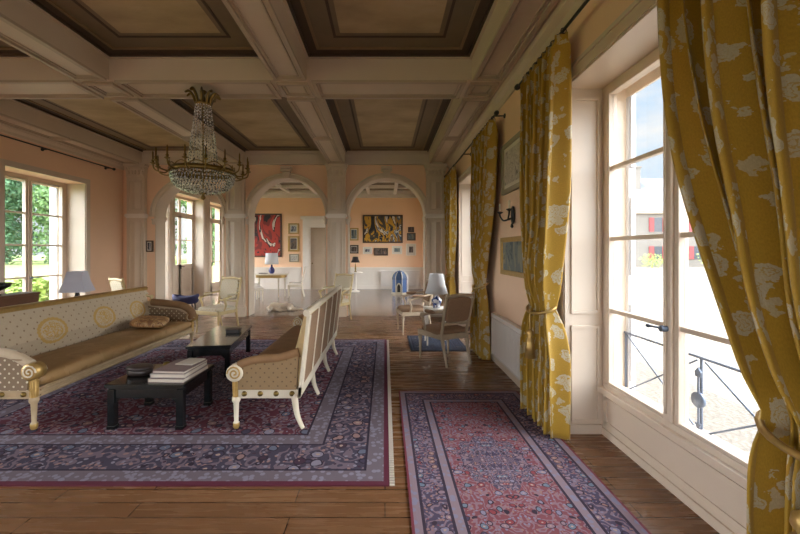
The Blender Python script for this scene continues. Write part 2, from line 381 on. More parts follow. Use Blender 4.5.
# ------------------------------------------------------------------ mesh helpers
class MB:
    def __init__(s): s.v = []; s.f = []; s.mi = []; s.sm = []; s.cur = 0; s.M = Matrix(); s.uv = None
    def add(s, vs, fs, smooth=False):
        b = len(s.v)
        s.v += [tuple(s.M @ Vector(q)) for q in vs]
        for f in fs: s.f.append([b+i for i in f]); s.mi.append(s.cur); s.sm.append(smooth)
        return s
    def box(s, x0, x1, y0, y1, z0, z1):
        vs = [(x, y, z) for z in (z0, z1) for y in (y0, y1) for x in (x0, x1)]
        return s.add(vs, [(0, 2, 3, 1), (4, 5, 7, 6), (0, 1, 5, 4), (2, 6, 7, 3), (0, 4, 6, 2), (1, 3, 7, 5)])
    def rings(s, rings, cap=True, smooth=True, closed=False):
        n = len(rings[0]); vs = [p for r in rings for p in r]; fs = []
        R = len(rings)
        for i in range(R-1 + (1 if closed else 0)):
            a = i*n; b = ((i+1) % R)*n
            for j in range(n):
                k = (j+1) % n
                fs.append((a+j, a+k, b+k, b+j))
        s.add(vs, fs, smooth)
        if cap and not closed:
            s.add(rings[0], [tuple(range(n))[::-1]]); s.add(rings[-1], [tuple(range(n))])
        return s
    def tube(s, pts, r, seg=8, cap=True, closed=False, smooth=True, flat=1.0):
        pts = [Vector(p) for p in pts]; n = len(pts)
        if not isinstance(r, (list, tuple)): r = [r]*n
        rg = []; up = None
        for i, p in enumerate(pts):
            a = pts[i-1] if (i > 0 or closed) else p; b = pts[(i+1) % n] if (i < n-1 or closed) else p
            t = (b-a).normalized()
            if up is None:
                up = Vector((0, 0, 1)) if abs(t.z) < .9 else Vector((1, 0, 0))
            u = (up - t*up.dot(t)).normalized(); v = t.cross(u); up = u
            rg.append([p + (u*cos(2*pi*k/seg)*flat + v*sin(2*pi*k/seg))*r[i] for k in range(seg)])
        return s.rings(rg, cap, smooth, closed)
    def lathe(s, prof, c=(0, 0, 0), seg=20, axis='Z', smooth=True, cap=True):
        rg = []
        for (r, h) in prof:
            ring = []
            for k in range(seg):
                a = 2*pi*k/seg; p = (cos(a)*r, sin(a)*r, h)
                if axis == 'Y': p = (p[0], p[2], -p[1])
                if axis == 'X': p = (p[2], p[0], p[1])
                ring.append(Vector(p)+Vector(c))
            rg.append(ring)
        return s.rings(rg, cap, smooth)
    def prism(s, poly, a0, a1, plane='XZ'):
        def P(u, v, a): return {'XZ': (u, a, v), 'YZ': (a, u, v), 'XY': (u, v, a)}[plane]
        n = len(poly); vs = [P(u, v, a0) for u, v in poly] + [P(u, v, a1) for u, v in poly]
        fs = [tuple(range(n))[::-1], tuple(range(n, 2*n))] + [(i, (i+1) % n, n+(i+1) % n, n+i) for i in range(n)]
        return s.add(vs, fs)
    def sup(s, c, r, e=.35, nu=24, nv=12, e2=None):
        """superellipsoid: a plump cushion"""
        e2 = e if e2 is None else e2
        def q(w, p): return math.copysign(abs(w)**p, w)
        rg = []
        for i in range(nv+1):
            v = -pi/2 + pi*i/nv
            v = max(-pi/2+.02, min(pi/2-.02, v))
            rg.append([(c[0]+r[0]*q(cos(v), e2)*q(cos(2*pi*k/nu), e), c[1]+r[1]*q(cos(v), e2)*q(sin(2*pi*k/nu), e), c[2]+r[2]*q(sin(v), e2)) for k in range(nu)])
        return s.rings(rg, True, True)
    def oct(s, c, r, h):
        x, y, z = c
        return s.add([(x+r, y, z), (x, y+r, z), (x-r, y, z), (x, y-r, z), (x, y, z+h), (x, y, z-h)],
                     [(0, 1, 4), (1, 2, 4), (2, 3, 4), (3, 0, 4), (1, 0, 5), (2, 1, 5), (3, 2, 5), (0, 3, 5)])
    def blob(s, c, r, sub=2, amp=0., fr=1.):
        bm = bmesh.new(); bmesh.ops.create_icosphere(bm, subdivisions=sub, radius=1)
        vs = []
        for v in bm.verts:
            k = 1 + amp*mnoise.noise(v.co*fr + Vector(c))
            vs.append((c[0]+v.co.x*r[0]*k, c[1]+v.co.y*r[1]*k, c[2]+v.co.z*r[2]*k))
        fs = [tuple(v.index for v in f.verts) for f in bm.faces]; bm.free()
        return s.add(vs, fs, True)

def obj(name, mb, mats, parent=None, bevel=0, fixn=True, smoothall=False):
    me = bpy.data.meshes.new(name)
    me.from_pydata(mb.v, [], mb.f)
    if not isinstance(mats, (list, tuple)): mats = [mats]
    for m_ in mats: me.materials.append(M[m_] if isinstance(m_, str) else m_)
    for i, p in enumerate(me.polygons): p.material_index = mb.mi[i]; p.use_smooth = mb.sm[i]
    if fixn:
        bm = bmesh.new(); bm.from_mesh(me)
        bmesh.ops.recalc_face_normals(bm, faces=bm.faces); bm.to_mesh(me); bm.free()
    if mb.uv is not None:
        ul = me.uv_layers.new(name='UVMap')
        for l in me.loops: ul.data[l.index].uv = mb.uv[l.vertex_index]
    me.update()
    o = bpy.data.objects.new(name, me); C.objects.link(o)
    if parent: o.parent = parent
    if bevel:
        b = o.modifiers.new('bevel', 'BEVEL'); b.width = bevel; b.segments = 2; b.limit_method = 'ANGLE'; b.angle_limit = radians(40)
    return o
def tag(o, label, cat, group=None, kind=None):
    o['label'] = label; o['category'] = cat
    if group: o['group'] = group
    if kind: o['kind'] = kind
    return o
def thing(name, label, cat, loc=(0, 0, 0), rz=0, group=None):
    o = bpy.data.objects.new(name, None); C.objects.link(o); o.empty_display_size = .1
    o.location = loc; o.rotation_euler = (0, 0, rz)
    return tag(o, label, cat, group)
def struct(name, mb, mats, bevel=0, parent=None):
    o = obj(name, mb, mats, parent, bevel)
    if not parent: o['kind'] = 'structure'
    return o
def sempty(name, loc=(0, 0, 0)):
    o = bpy.data.objects.new(name, None); C.objects.link(o); o.location = loc; o['kind'] = 'structure'; return o
def dup(root, loc, rz, label, group=None):
    kids = {}
    for o in list(C.objects):
        if o.parent: kids.setdefault(o.parent.name, []).append(o)
    def rec(o, par):
        c = o.copy(); C.objects.link(c)
        if par: c.parent = par
        for k in kids.get(o.name, []): rec(k, c)
        return c
    r = rec(root, None); r.location = loc; r.rotation_euler = (0, 0, rz); r['label'] = label
    if group: r['group'] = group
    return r
def spline(pts, n=6):
    pts = [Vector(p) for p in pts]; out = []
    for i in range(len(pts)-1):
        p0 = pts[max(i-1, 0)]; p1 = pts[i]; p2 = pts[i+1]; p3 = pts[min(i+2, len(pts)-1)]
        for k in range(n):
            t = k/n
            out.append(.5*((2*p1)+(p2-p0)*t+(2*p0-5*p1+4*p2-p3)*t*t+(3*p1-p0-3*p2+p3)*t**3))
    out.append(pts[-1]); return out

# ------------------------------------------------------------------ setting: dimensions
XR, XL = 1.55, -6.25            # inner faces of the long walls
XRO, XLO = 2.07, -6.80          # outer faces
YB, YA0, YA1, YF = -5.2, 9.07, 9.45, 15.5
ZB, ZC = 3.62, 3.935             # underside of beams, coffer ceiling
BX = [-5.95, -3.53, -1.14, 1.24]; BW = .19
ZG = -.30                       # ground outside
W_R = [(-4.7, -2.8), (-2.1, -.3), (1.48, 3.25), (6.15, 7.85), (10.3, 11.9), (13.0, 14.7)]   # right-hand windows; first two invented behind the camera for daylight
W_L = [(-4.7, -2.8), (-2.1, -.3), (1.60, 3.25), (6.22, 7.92)]  # left-hand windows; first three unseen, added to let in daylight
D_L = [(9.62, 10.95), (11.25, 13.05), (13.5, 15.2)]
ZW = 2.95

# floors
f = MB().box(XLO, XRO, YB-.3, YA0+.02, -.12, 0); struct('floor', f, 'parquet')
f = MB().box(XLO, XRO, YA0+.02, YF+.3, -.12, .0); o = struct('floor_hall', f, 'parquet2')

def wall_with_openings(name, xa, xb, y0, y1, ops, ztop, mats, sill=0):
    b = MB(); y = y0
    for (a, c, z0, z1) in ops:
        b.box(xa, xb, y, a, ZG, ztop)
        if z0 > 0: b.box(xa, xb, a, c, ZG, z0)
        b.box(xa, xb, a, c, z1, ztop)
        y = c
    b.box(xa, xb, y, y1, ZG, ztop)
    return struct(name, b, mats)
ZR = 4.9
wall_with_openings('wall_right', XR, XRO-.02, YB-.3, YF+.3, [(a, b, 0, ZW) for a, b in W_R], ZR, 'peach')
wall_with_openings('wall_left', XLO+.02, XL, YB-.3, YF+.3, [(a, b, 0, ZW) for a, b in W_L]+[(a, b, 0, 3.3) for a, b in D_L], ZR, 'peach')
# outer stone skins
wall_with_openings('wall_right_outside', XRO-.02, XRO, YB-.3, YF+.3, [(a, b, 0, ZW-.1) for a, b in W_R], ZR, 'stone')
wall_with_openings('wall_left_outside', XLO, XLO+.02, YB-.3, YF+.3, [(a, b, 0, ZW-.1) for a, b in W_L]+[(a, b, 0, 3.25) for a, b in D_L], ZR, 'stone')
b = MB()
bops = [(-5.7, -3.7), (-3.3, -1.4), (-1.0, 1.0)]  # openings invented behind the camera to bring in more daylight
x = XL
for a, c in bops:
    b.box(x, a, YB-.3, YB, 0, ZR); b.box(a, c, YB-.3, YB, 3.3, ZR); x = c
b.box(x, XR, YB-.3, YB, 0, ZR)
struct('wall_back', b, 'peach')
b = MB().box(XL, XR, YF, YF+.3, 0, ZR); struct('wall_far', b, 'peach2')
# roof slab over everything
b = MB().box(XLO-.1, XRO+.02, YB-.4, YF+.4, ZR-.05, ZR+.1); struct('roof', b, 'slate')

# ceiling with painted coffers
YT = [(.05, .56), (4.60, 5.11)]
rows = [(-4.3, .05), (.56, 4.60), (5.11, YA0)]
b = MB().box(XL, XR, YB, YA1, ZC+.012, ZC+.1); b.mi = [0]*len(b.f)
def coffer(x0, x1, y0, y1, inner):
    # nested painted bands, each a hair lower or higher than the last
    def ring(i0, i1, z, mi):
        b.cur = mi
        b.box(x0+i0, x1-i0, y0+i0, y0+i1, z, ZC+.02); b.box(x0+i0, x1-i0, y1-i1, y1-i0, z, ZC+.02)
        b.box(x0+i0, x0+i1, y0+i1, y1-i1, z, ZC+.02); b.box(x1-i1, x1-i0, y0+i1, y1-i1, z, ZC+.02)
    ring(0, .05, ZC-.05, 1); ring(.05, .15, ZC-.02, 1); ring(.15, .18, ZC-.03, 3); ring(.18, .38, ZC-.012, 2)
    ring(.38, .41, ZC-.018, 1); ring(.41, .46, ZC-.012, 2)
    b.cur = 4; b.box(x0+.46, x1-.46, y0+.46, y1-.46, ZC-.010, ZC+.02)
for (y0, y1) in rows:
    for i in range(3):
        coffer(BX[i]+BW, BX[i+1]-BW, y0, y1, 0)
struct('ceiling', b, ['beam', 'cof_dark', 'cof_mid', 'cof_line', 'cof_in'])

tn = 0
def trim(mb, mats='beam', bevel=0):
    global tn
    tn += 1
    return struct('trim_%d' % tn, mb, mats, bevel)
def moulded(b, x0, x1, y0, y1, zb, m=.04, e=.03):
    """raised border round a panel on the underside of a beam"""
    b.cur = 1; b.box(x0, x1, y0, y0+m, zb-e, zb); b.box(x0, x1, y1-m, y1, zb-e, zb)
    b.box(x0, x0+m, y0+m, y1-m, zb-e, zb); b.box(x1-m, x1, y0+m, y1-m, zb-e, zb)
    c_ = 0; q = m+.025
    b.box(x0+q, x1-q, y0+q, y0+q+.015, zb-e*.5, zb); b.box(x0+q, x1-q, y1-q-.015, y1-q, zb-e*.5, zb)
    b.box(x0+q, x0+q+.015, y0+q, y1-q, zb-e*.5, zb); b.box(x1-q-.015, x1-q, y0+q, y1-q, zb-e*.5, zb); b.cur = c_
for i, bx in enumerate(BX):
    x0, x1 = bx-BW, bx+BW
    if i == 0: x0 = XL
    if i == 3: x1 = XR
    b = MB().box(x0, x1, YB, YA0, ZB, ZC+.05)
    # small crown moulding where the beam meets the coffer
    if i > 0: b.box(x0-.03, x0, YB, YA0, ZC-.06, ZC-.0)
    if i < 3: b.box(x1, x1+.03, YB, YA0, ZC-.06, ZC-.0)
    px0, px1 = (bx-BW, bx+BW) if 0 < i < 3 else ((bx-.19, bx+.19) if i == 0 else (bx-.19, bx+.16))
    for (y0, y1) in [(-4.3, .0), (.6, 4.56), (4.66, 5.05), (5.15, 6.95), (6.99, 8.9)]:
        moulded(b, px0, px1, y0, y1, ZB)
    trim(b, ['beam', 'moulding'])
for (y0, y1) in YT:
    b = MB()
    for i in range(3):
        xa, xb = BX[i]+BW, BX[i+1]-BW
        b.box(xa, xb, y0, y1, ZB+.001, ZC+.05); moulded(b, xa+.06, xb-.06, y0, y1, ZB+.001, .045)
        b.box(xa, xb, y0-.03, y0, ZC-.06, ZC); b.box(xa, xb, y1, y1+.03, ZC-.06, ZC)
    trim(b, ['beam', 'moulding'])
# crown cornices below the wall beams
b = MB().prism([(XR, ZB-.16), (XR, ZB), (XR-.10, ZB), (XR-.085, ZB-.05), (XR-.03, ZB-.09), (XR-.02, ZB-.16)], YB, YA0); 
b.v = [(x, y, z) for (x, y, z) in b.v]; trim(b)
b = MB().prism([(XL, ZB-.14), (XL, ZB), (XL+.09, ZB), (XL+.07, ZB-.05), (XL+.03, ZB-.09), (XL+.02, ZB-.14)], YB, YA0); trim(b, 'cream')

# ------------------------------------------------------------------ arcade
arches = [(-4.66, .82), (-2.335, .925), (.04, .925)]; ZS = 2.37
b = MB()
edges = [XL] + [e for (c, r) in arches for e in (c-r, c+r)] + [XR]
for i in range(0, len(edges), 2): b.box(edges[i], edges[i+1], YA0, YA1, 0, ZC)
NA = 28
for c, r in arches:
    for k in range(NA):
        a0 = pi-pi*k/NA; a1 = pi-pi*(k+1)/NA
        p0 = (c+r*cos(a0), ZS+r*sin(a0)); p1 = (c+r*cos(a1), ZS+r*sin(a1))
        b.prism([p0, p1, (p1[0], ZC), (p0[0], ZC)], YA0, YA1)
struct('wall_arcade', b, 'peach')
# frieze over the arches
b = MB().box(XL, XR, YA0-.07, YA0, 3.62, ZC+.02); b.box(XL, XR, YA0-.11, YA0, 3.86, ZC+.02); b.box(XL, XR, YA0-.10, YA0, 3.60, 3.65)
trim(b, 'cream')
# archivolts, keystones
for c, r in arches:
    b = MB()
    for side in (YA0, YA1):
        prof = [(0, 0), (0, .05), (.045, .05), (.05, .03), (.085, .03), (.09, .06), (.115, .06), (.12, 0)]
        sg = -1 if side == YA0 else 1
        rg = []
        for k in range(NA*2+1):
            a = pi-pi*k/(NA*2)
            rg.append([(c+(r-.005+q)*cos(a), side+sg*h, ZS+(r-.005+q)*sin(a)) for q, h in prof])
        b.rings(rg, True, False)
    trim(b, 'cream')
    b = MB()
    b.prism([(c-.07, ZS+r-.02), (c+.07, ZS+r-.02), (c+.10, 3.50), (c-.10, 3.50)], YA0-.10, YA0)
    b.box(c-.13, c+.13, YA0-.13, YA0, 3.50, 3.55); b.lathe([(.035, -.13), (.035, .13)], (c, YA0-.10, 3.46), 12, 'X')
    trim(b, 'cream', .006)
def pilaster(x0, x1, yf, zcap=ZB):
    b = MB(); wd = x1-x0; cx = (x0+x1)/2
    b.box(x0-.03, x1+.03, yf-.03, YA0, 0, .22); b.box(x0-.015, x1+.015, yf-.015, YA0, .22, .26)
    b.box(x0, x1, yf, YA0, .26, 3.30)
    # raised-border panels with vertical reeds
    for (z0, z1) in ((.42, 2.28), (2.50, 3.22)):
        m = .022; q = .06
        b.box(x0+q, x1-q, yf-.025, yf, z0, z0+m); b.box(x0+q, x1-q, yf-.025, yf, z1-m, z1)
        b.box(x0+q, x0+q+m, yf-.025, yf, z0+m, z1-m); b.box(x1-q-m, x1-q, yf-.025, yf, z0+m, z1-m)
        b.prism([(x0+q+m+.03, yf), ((x0+x1)/2, yf-.03), (x1-q-m-.03, yf)], z0+m+.03, z1-m-.03, 'XY')
    b.cur = 1
    # impost band
    for (a, z0, z1) in ((.015, 2.33, 2.36), (.035, 2.36, 2.41), (.02, 2.41, 2.43)):
        b.box(x0-a, x1+a, yf-a, YA0, z0, z1)
    b.cur = 0
    # capital with two volutes
    b.box(x0-.01, x1+.01, yf-.02, YA0, 3.30, 3.33)
    b.prism([(x0, 3.33), (x1, 3.33), (x1+.03, 3.54), (x0-.03, 3.54)], yf-.02, YA0)
    for sx in (x0+.03, x1-.03):
        b.lathe([(.055, -.06), (.055, .02)], (sx, yf-.01, 3.49), 14, 'Y'); b.lathe([(.025, -.08), (.025, .02)], (sx, yf-.01, 3.49), 10, 'Y')
    for k in range(5):
        xx = x0+.05+(wd-.1)*k/4
        b.sup((xx, yf-.02, 3.40), (.03, .03, .06), .8, 8, 6)
    b.box(x0-.05, x1+.05, yf-.06, YA0, 3.54, 3.60)
    return b
for (x0, x1) in ((-6.10, -5.68), (-3.76, -3.33), (-1.36, -.94), (.98, 1.42)):
    trim(pilaster(x0, x1, YA0-.10), ['cream', 'white'], .003)
# pale lining of the arch soffits and pier sides
b = MB()
for c, r in arches:
    rg = []
    for k in range(NA*2+1):
        a = pi-pi*k/(NA*2); q0, q1 = r-.014, r+.004
        rg.append([(c+q*cos(a), y_, ZS+q*sin(a)) for q, y_ in ((q0, YA0-.004), (q0, YA1+.004), (q1, YA1+.004), (q1, YA0-.004))])
    b.rings(rg, True, False)
    b.box(c-r-.004, c-r+.014, YA0-.004, YA1+.004, 0, ZS); b.box(c+r-.014, c+r+.004, YA0-.004, YA1+.004, 0, ZS)
trim(b, 'cream')
# reveals inside the arches: impost mouldings on the pier sides
b = MB()
for c, r in arches:
    for s_, xx in ((1, c-r), (-1, c+r)):
        b.box(min(xx, xx+s_*.035), max(xx, xx+s_*.035), YA0-.05, YA1+.05, 2.31, 2.39)
        b.box(min(xx, xx+s_*.02), max(xx, xx+s_*.02), YA0-.035, YA1+.035, 2.27, 2.31)
        b.box(min(xx-s_*.1, xx+s_*.012), max(xx-s_*.1, xx+s_*.012), YA0-.02, YA1+.02, 0, 2.27) if False else None
trim(b, 'cream')
b = MB()
for c, r in arches:
    for xx in (c-r, c+r):
        b.lathe([(.012, -.0), (.04, .03), (.03, .07), (.05, .12), (.05, .14)], (xx, YA0-.07, 2.17), 10)
trim(b, 'cream')

# ------------------------------------------------------------------ far hall: ceiling grid, wainscot, door
b = MB().box(XL, XR, YA1, YF, ZC, ZC+.1); b.cur = 1
yy = YA1
b.box(XL, XR, YA1, YF, ZC-.002, ZC)
b.cur = 0
for k in range(5):
    y0 = 10.2+k*1.2; b.box(XL, XR, y0-.07, y0+.07, ZC-.10, ZC)
for k in range(8):
    x0 = -5.9+k*1.05; b.box(x0-.06, x0+.06, YA1, YF, ZC-.095, ZC)
b.box(XL, XR, YF-.12, YF, ZC-.22, ZC)
struct('ceiling_hall', b, ['white', 'cof_mid'])
b = MB()
def panels(b, x0, x1, n, z0, z1, y):
    wd = (x1-x0)/n
    for k in range(n):
        a, c = x0+k*wd+.07, x0+(k+1)*wd-.07; m = .03
        b.box(a, c, y-.015, y, z0, z0+m); b.box(a, c, y-.015, y, z1-m, z1); b.box(a, a+m, y-.015, y, z0, z1); b.box(c-m, c, y-.015, y, z0, z1)
for (x0, x1) in ((XL, -3.40), (-1.99, XR)):
    b.box(x0, x1, YF-.03, YF, 0, .84); b.box(x0, x1, YF-.06, YF, .84, .89); b.box(x0, x1, YF-.05, YF, 0, .14)
    panels(b, x0, x1, max(2, int((x1-x0)/.7)), .22, .76, YF-.03)
trim(b, 'white')
# far door and its surround
d1 = sempty('door_1')
b = MB(); dx0, dx1, dh = -3.02, -2.1, 2.5
b.box(dx0, dx1, YF-.05, YF-.001, 0, dh)
for k, (z0, z1) in enumerate(((.12, .62), (.72, 1.02), (1.12, 1.72), (1.82, 2.40))):
    m = .03
    b.box(dx0+.1, dx1-.1, YF-.065, YF-.05, z0, z0+m); b.box(dx0+.1, dx1-.1, YF-.065, YF-.05, z1-m, z1)
    b.box(dx0+.1, dx0+.1+m, YF-.065, YF-.05, z0, z1); b.box(dx1-.1-m, dx1-.1, YF-.065, YF-.05, z0, z1)
obj('door_leaf', b, 'doortaupe', d1)
b = MB().box(dx0-.32, dx0, YF-.08, YF, 0, dh+.02); b.box(dx1, dx1+.3, YF-.08, YF, 0, dh+.02); b.box(dx0-.32, dx1+.3, YF-.08, YF, dh, dh+.34)
b.box(dx0-.40, dx1+.38, YF-.16, YF, dh+.34, dh+.46); b.box(dx0-.26, dx0-.06, YF-.1, YF-.08, .2, dh-.1)
obj('door_frame', b, 'white', d1)
b = MB().lathe([(.012, 0), (.012, .04), (.03, .05), (.03, .07)], (dx0+.06, YF-.12, 1.05), 10, 'Y'); obj('door_handle', b, 'brass', d1)

# ------------------------------------------------------------------ windows
def window(n, side, xp, y0, y1, z0, z1, panel_to=None, glass_z=(.47, 1.06, 1.65, 2.23, 2.84), t=.055):
    """French casement window in a long wall. xp = inner face of its frame, side +1 right wall, -1 left"""
    root = sempty('window_%d' % n, (xp, (y0+y1)/2, 0)); hy = (y1-y0)/2
    def bx(b, xa, xb, ya, yb, za, zb):
        xa, xb = xa*side, xb*side; b.box(min(xa, xb), max(xa, xb), ya, yb, za, zb)
    b = MB(); e = .07
    bx(b, 0, t+.02, -hy, -hy+e, z0, z1); bx(b, 0, t+.02, hy-e, hy, z0, z1)
    bx(b, 0, t+.02, -hy+e, hy-e, z1-.08, z1); bx(b, -.02, t+.03, -hy+e, hy-e, z0, z0+.05)
    obj('window_frame', b, 'winframe', root, .004)
    for s_ in (-1, 1):
        b = MB(); a, c = (-hy+e, -.012) if s_ < 0 else (.012, hy-e)
        st = .055
        zz0, zz1 = z0+.05, z1-.08
        bx(b, -.01, t, a, a+st, zz0, zz1); bx(b, -.01, t, c-st, c, zz0, zz1)
        bx(b, -.01, t, a+st, c-st, zz0, glass_z[0]); bx(b, -.01, t, a+st, c-st, glass_z[-1], zz1)
        for gz in glass_z[1:-1]: bx(b, 0, t-.01, a+st, c-st, gz-.016, gz+.016)
        cs = obj('casement', b, 'winframe', root, .004)
        for q in range(len(glass_z)-1):
            g = MB(); bx(g, t*.45, t*.45+.004, a+st, c-st, glass_z[q]+(.0 if q == 0 else .016), glass_z[q+1]-(.0 if q == len(glass_z)-2 else .016)); obj('pane', g, 'glass', cs)
    b = MB(); bx(b, -.035, -.01, -.035, .035, z0+.05, z1-.08); obj('meeting_stile', b, 'winframe', root, .008)
    b = MB().tube([(-.045*side, 0, z0+.1), (-.045*side, 0, z1-.1)], .008, 8); obj('bolt_rod', b, 'winframe', root)
    b = MB().tube([(-.06*side, 0, 1.05), (-.085*side, .02, 1.055), (-.085*side, .09, 1.05)], .007, 8); b.sup((-.085*side, .10, 1.05), (.011, .02, .013), .9, 8, 6)
    b.lathe([(.02, -.02), (.02, .02)], (-.055*side, 0, 1.05), 10, 'X')
    obj('handle', b, 'iron', root)
    for s_ in (-1, 1):          # outside shutter standing open against the jamb
        b = MB(); xo_ = abs(XRO-1.85) if side > 0 else abs(XLO+6.63)
        yj = s_*(hy-.035); bx(b, xo_-.02, xo_+(.04 if side > 0 else .15), yj-.018, yj+.018, z0-.2, z1-.1)
        for q in (.3, 1.2, 2.1): bx(b, xo_-.01, xo_+(.03 if side > 0 else .12), yj-s_*.026-.008, yj-s_*.026+.008, z0+q-.25, z0+q+.4)
        obj('shutter', b, 'shutter', root, .003)
    return root
wn = 0
for xa, xb, ops in ((1.91, XRO-.02, W_R), (XLO+.02, -6.69, W_L)):
    for a, c in ops:
        b = MB().box(xa, xb, a-.005, a+.015, .3, ZW); b.box(xa, xb, c-.015, c+.005, .3, ZW); b.box(xa, xb, a, c, ZW-.02, ZW+.01); trim(b, 'stone')
for i, (a, c) in enumerate(W_R):
    wn += 1
    wa = 1.65 if i == 2 else a           # the near window has a wide fixed post on its near side
    window(wn, 1, 1.85, wa, c, .40, ZW)
    if wa > a: trim(MB().box(1.85, XRO-.03, a, wa, .40, ZW), 'winframe')
    portal((XRO+.03, (a+c)/2, 1.6), (-1, 0, 0), c-a, 2.6)
    # panelled breast below the window, in the recess
    b = MB().box(1.85, XRO-.01, a, c, 0, .40); b.box(1.80, 1.85, a, c, .36, .41); b.box(1.835, 1.85, a, c, 0, .06)
    q = .06; m = .03
    b.box(1.84, 1.85, a+q, c-q, .10, .10+m); b.box(1.84, 1.85, a+q, c-q, .30, .33); b.box(1.84, 1.85, a+q, a+q+m, .10, .33); b.box(1.84, 1.85, c-q-m, c-q, .10, .33)
    trim(b, 'winframe', .003)
    # panelled reveals
    b = MB()
    for yy, s_ in ((a, 1), (c, -1)):
        lo, hi = (yy, yy+.02) if s_ > 0 else (yy-.02, yy)
        b.box(XR-.02, 1.85, lo, hi, 0, ZW-.02)
        lo2, hi2 = (yy+.02, yy+.035) if s_ > 0 else (yy-.035, yy-.02)
        for (z0, z1) in ((.10, .92), (1.02, 2.85)):
            b.box(XR+.03, XR+.055, lo2, hi2, z0+.025, z1-.025); b.box(1.80, 1.825, lo2, hi2, z0+.025, z1-.025)
            b.box(XR+.03, 1.825, lo2, hi2, z0, z0+.025); b.box(XR+.03, 1.825, lo2, hi2, z1-.025, z1)
        b.box(XR-.01, 1.835, lo2, hi2, 0, .08)
    b.box(XR-.02, 1.85, a, c, ZW-.02, ZW-.002)
    for yy, s_ in ((a, -1), (c, 1)):
        b.box(XR-.03, XR, min(yy, yy+s_*.09), max(yy, yy+s_*.09), 0, ZW)
    b.box(XR-.03, XR, a-.09, c+.09, ZW, ZW+.08); b.box(XR-.045, XR, a-.10, c+.10, ZW+.08, ZW+.11)
    trim(b, 'winframe')
for i, (a, c) in enumerate(W_L):
    wn += 1
    window(wn, -1, -6.63, a, c, .40, ZW, glass_z=(.47, 1.06, 1.66, 2.25, 2.87))
    portal((XLO-.03, (a+c)/2, 1.6), (1, 0, 0), c-a, 2.6)
    b = MB().box(XLO+.01, -6.63, a, c, 0, .40); b.box(-6.63, -6.58, a, c, .36, .41); trim(b, 'winframe', .003)
    b = MB()
    for yy, s_ in ((a, -1), (c, 1)): b.box(XL, XL+.03, min(yy, yy+s_*.1), max(yy, yy+s_*.1), 0, ZW+.1)
    b.box(XL, XL+.03, a, c, ZW, ZW+.1)
    for yy, s_ in ((a, 1), (c, -1)): b.box(-6.63, XL+.01, min(yy, yy+s_*.015), max(yy, yy+s_*.015), 0, ZW)
    trim(b, 'winframe')
# tall glazed doors in the hall's left wall
for i, (a, c) in enumerate(D_L):
    gz = (1.12, 1.9, 2.72, 3.2) if i == 1 else (.35, 1.15, 1.95, 2.72, 3.2)
    r_ = sempty('door_%d' % (i+2), (-6.55, (a+c)/2, 0)); hy = (c-a)/2
    b = MB()
    b.box(-.06, 0, -hy, -hy+.07, 0, 3.3); b.box(-.06, 0, hy-.07, hy, 0, 3.3); b.box(-.06, 0, -hy, hy, 3.22, 3.3); b.box(-.06, .01, -hy, hy, 2.68, 2.78)
    obj('door_frame', b, 'winframe', r_, .004)
    for s_ in (-1, 1):
        b = MB(); y0, y1 = (-hy+.07, -.01) if s_ < 0 else (.01, hy-.07); st = .07
        b.box(-.05, -.005, y0, y0+st, 0, 2.68); b.box(-.05, -.005, y1-st, y1, 0, 2.68); b.box(-.05, -.005, y0, y1, 0, gz[0])
        b.box(-.05, -.005, y0, y1, 2.62, 2.68)
        for q in gz[1:-2]: b.box(-.045, -.01, y0+st, y1-st, q-.015, q+.015)
        b.box(-.05, -.005, y0, y0+.04, 2.78, 3.22); b.box(-.05, -.005, y1-.04, y1, 2.78, 3.22)
        m = .03
        b.box(-.005, .008, y0+.1, y1-.1, .15, .18); b.box(-.005, .008, y0+.1, y1-.1, gz[0]-.15, gz[0]-.12)
        b.box(-.005, .008, y0+.1, y0+.13, .15, gz[0]-.12); b.box(-.005, .008, y1-.13, y1-.1, .15, gz[0]-.12)
        lf = obj('door_leaf', b, 'winframe', r_, .003)
        g = MB().box(-.03, -.026, y0+st, y1-st, gz[0], 2.62); obj('pane', g, 'glass', lf)
        g = MB().box(-.03, -.026, y0+.04, y1-.04, 2.78, 3.22); obj('fanlight', g, 'glass', r_)
    b = MB().tube([(.01, 0, .2), (.01, 0, 2.6)], .010, 8); obj('bolt_rod', b, 'winframe', r_)
    b = MB().tube([(.02, 0, .98), (.02, 0, 1.12)], .02, 8); b.tube([(.02, 0, 1.05), (.08, 0, 1.05), (.08, .11, 1.05)], .012, 8); obj('door_handle', b, 'black', r_)
    portal((XLO-.03, (a+c)/2, 1.65), (1, 0, 0), c-a, 3.2)
    b = MB()
    for yy, q in ((a, -1), (c, 1)): b.box(XL, XL+.04, min(yy, yy+q*.14), max(yy, yy+q*.14), 0, 3.42)
    b.box(XL, XL+.05, a, c, 3.3, 3.42)
    for yy, q in ((a, 1), (c, -1)): b.box(-6.55, XL+.01, min(yy, yy+q*.015), max(yy, yy+q*.015), 0, 3.3)
    trim(b, 'winframe')
for a, c in bops:  # frames of the added, unseen daylight windows in the back wall
    wn += 1
    r_ = sempty('window_%d' % wn, ((a+c)/2, YB-.15, 0)); hx = (c-a)/2
    b = MB()
    for x0, x1 in ((-hx, -hx+.12), (-.06, .06), (hx-.12, hx)): b.box(x0, x1, -.03, .03, 0, 3.3)
    for z0 in (.05, .75, 1.4, 2.05, 2.7, 3.27): b.box(-hx, hx, -.025, .025, z0-.02, z0+.03)
    obj('window_frame', b, 'winframe', r_)
    portal(((a+c)/2, YB-.33, 1.65), (0, 1, 0), c-a, 3.2)
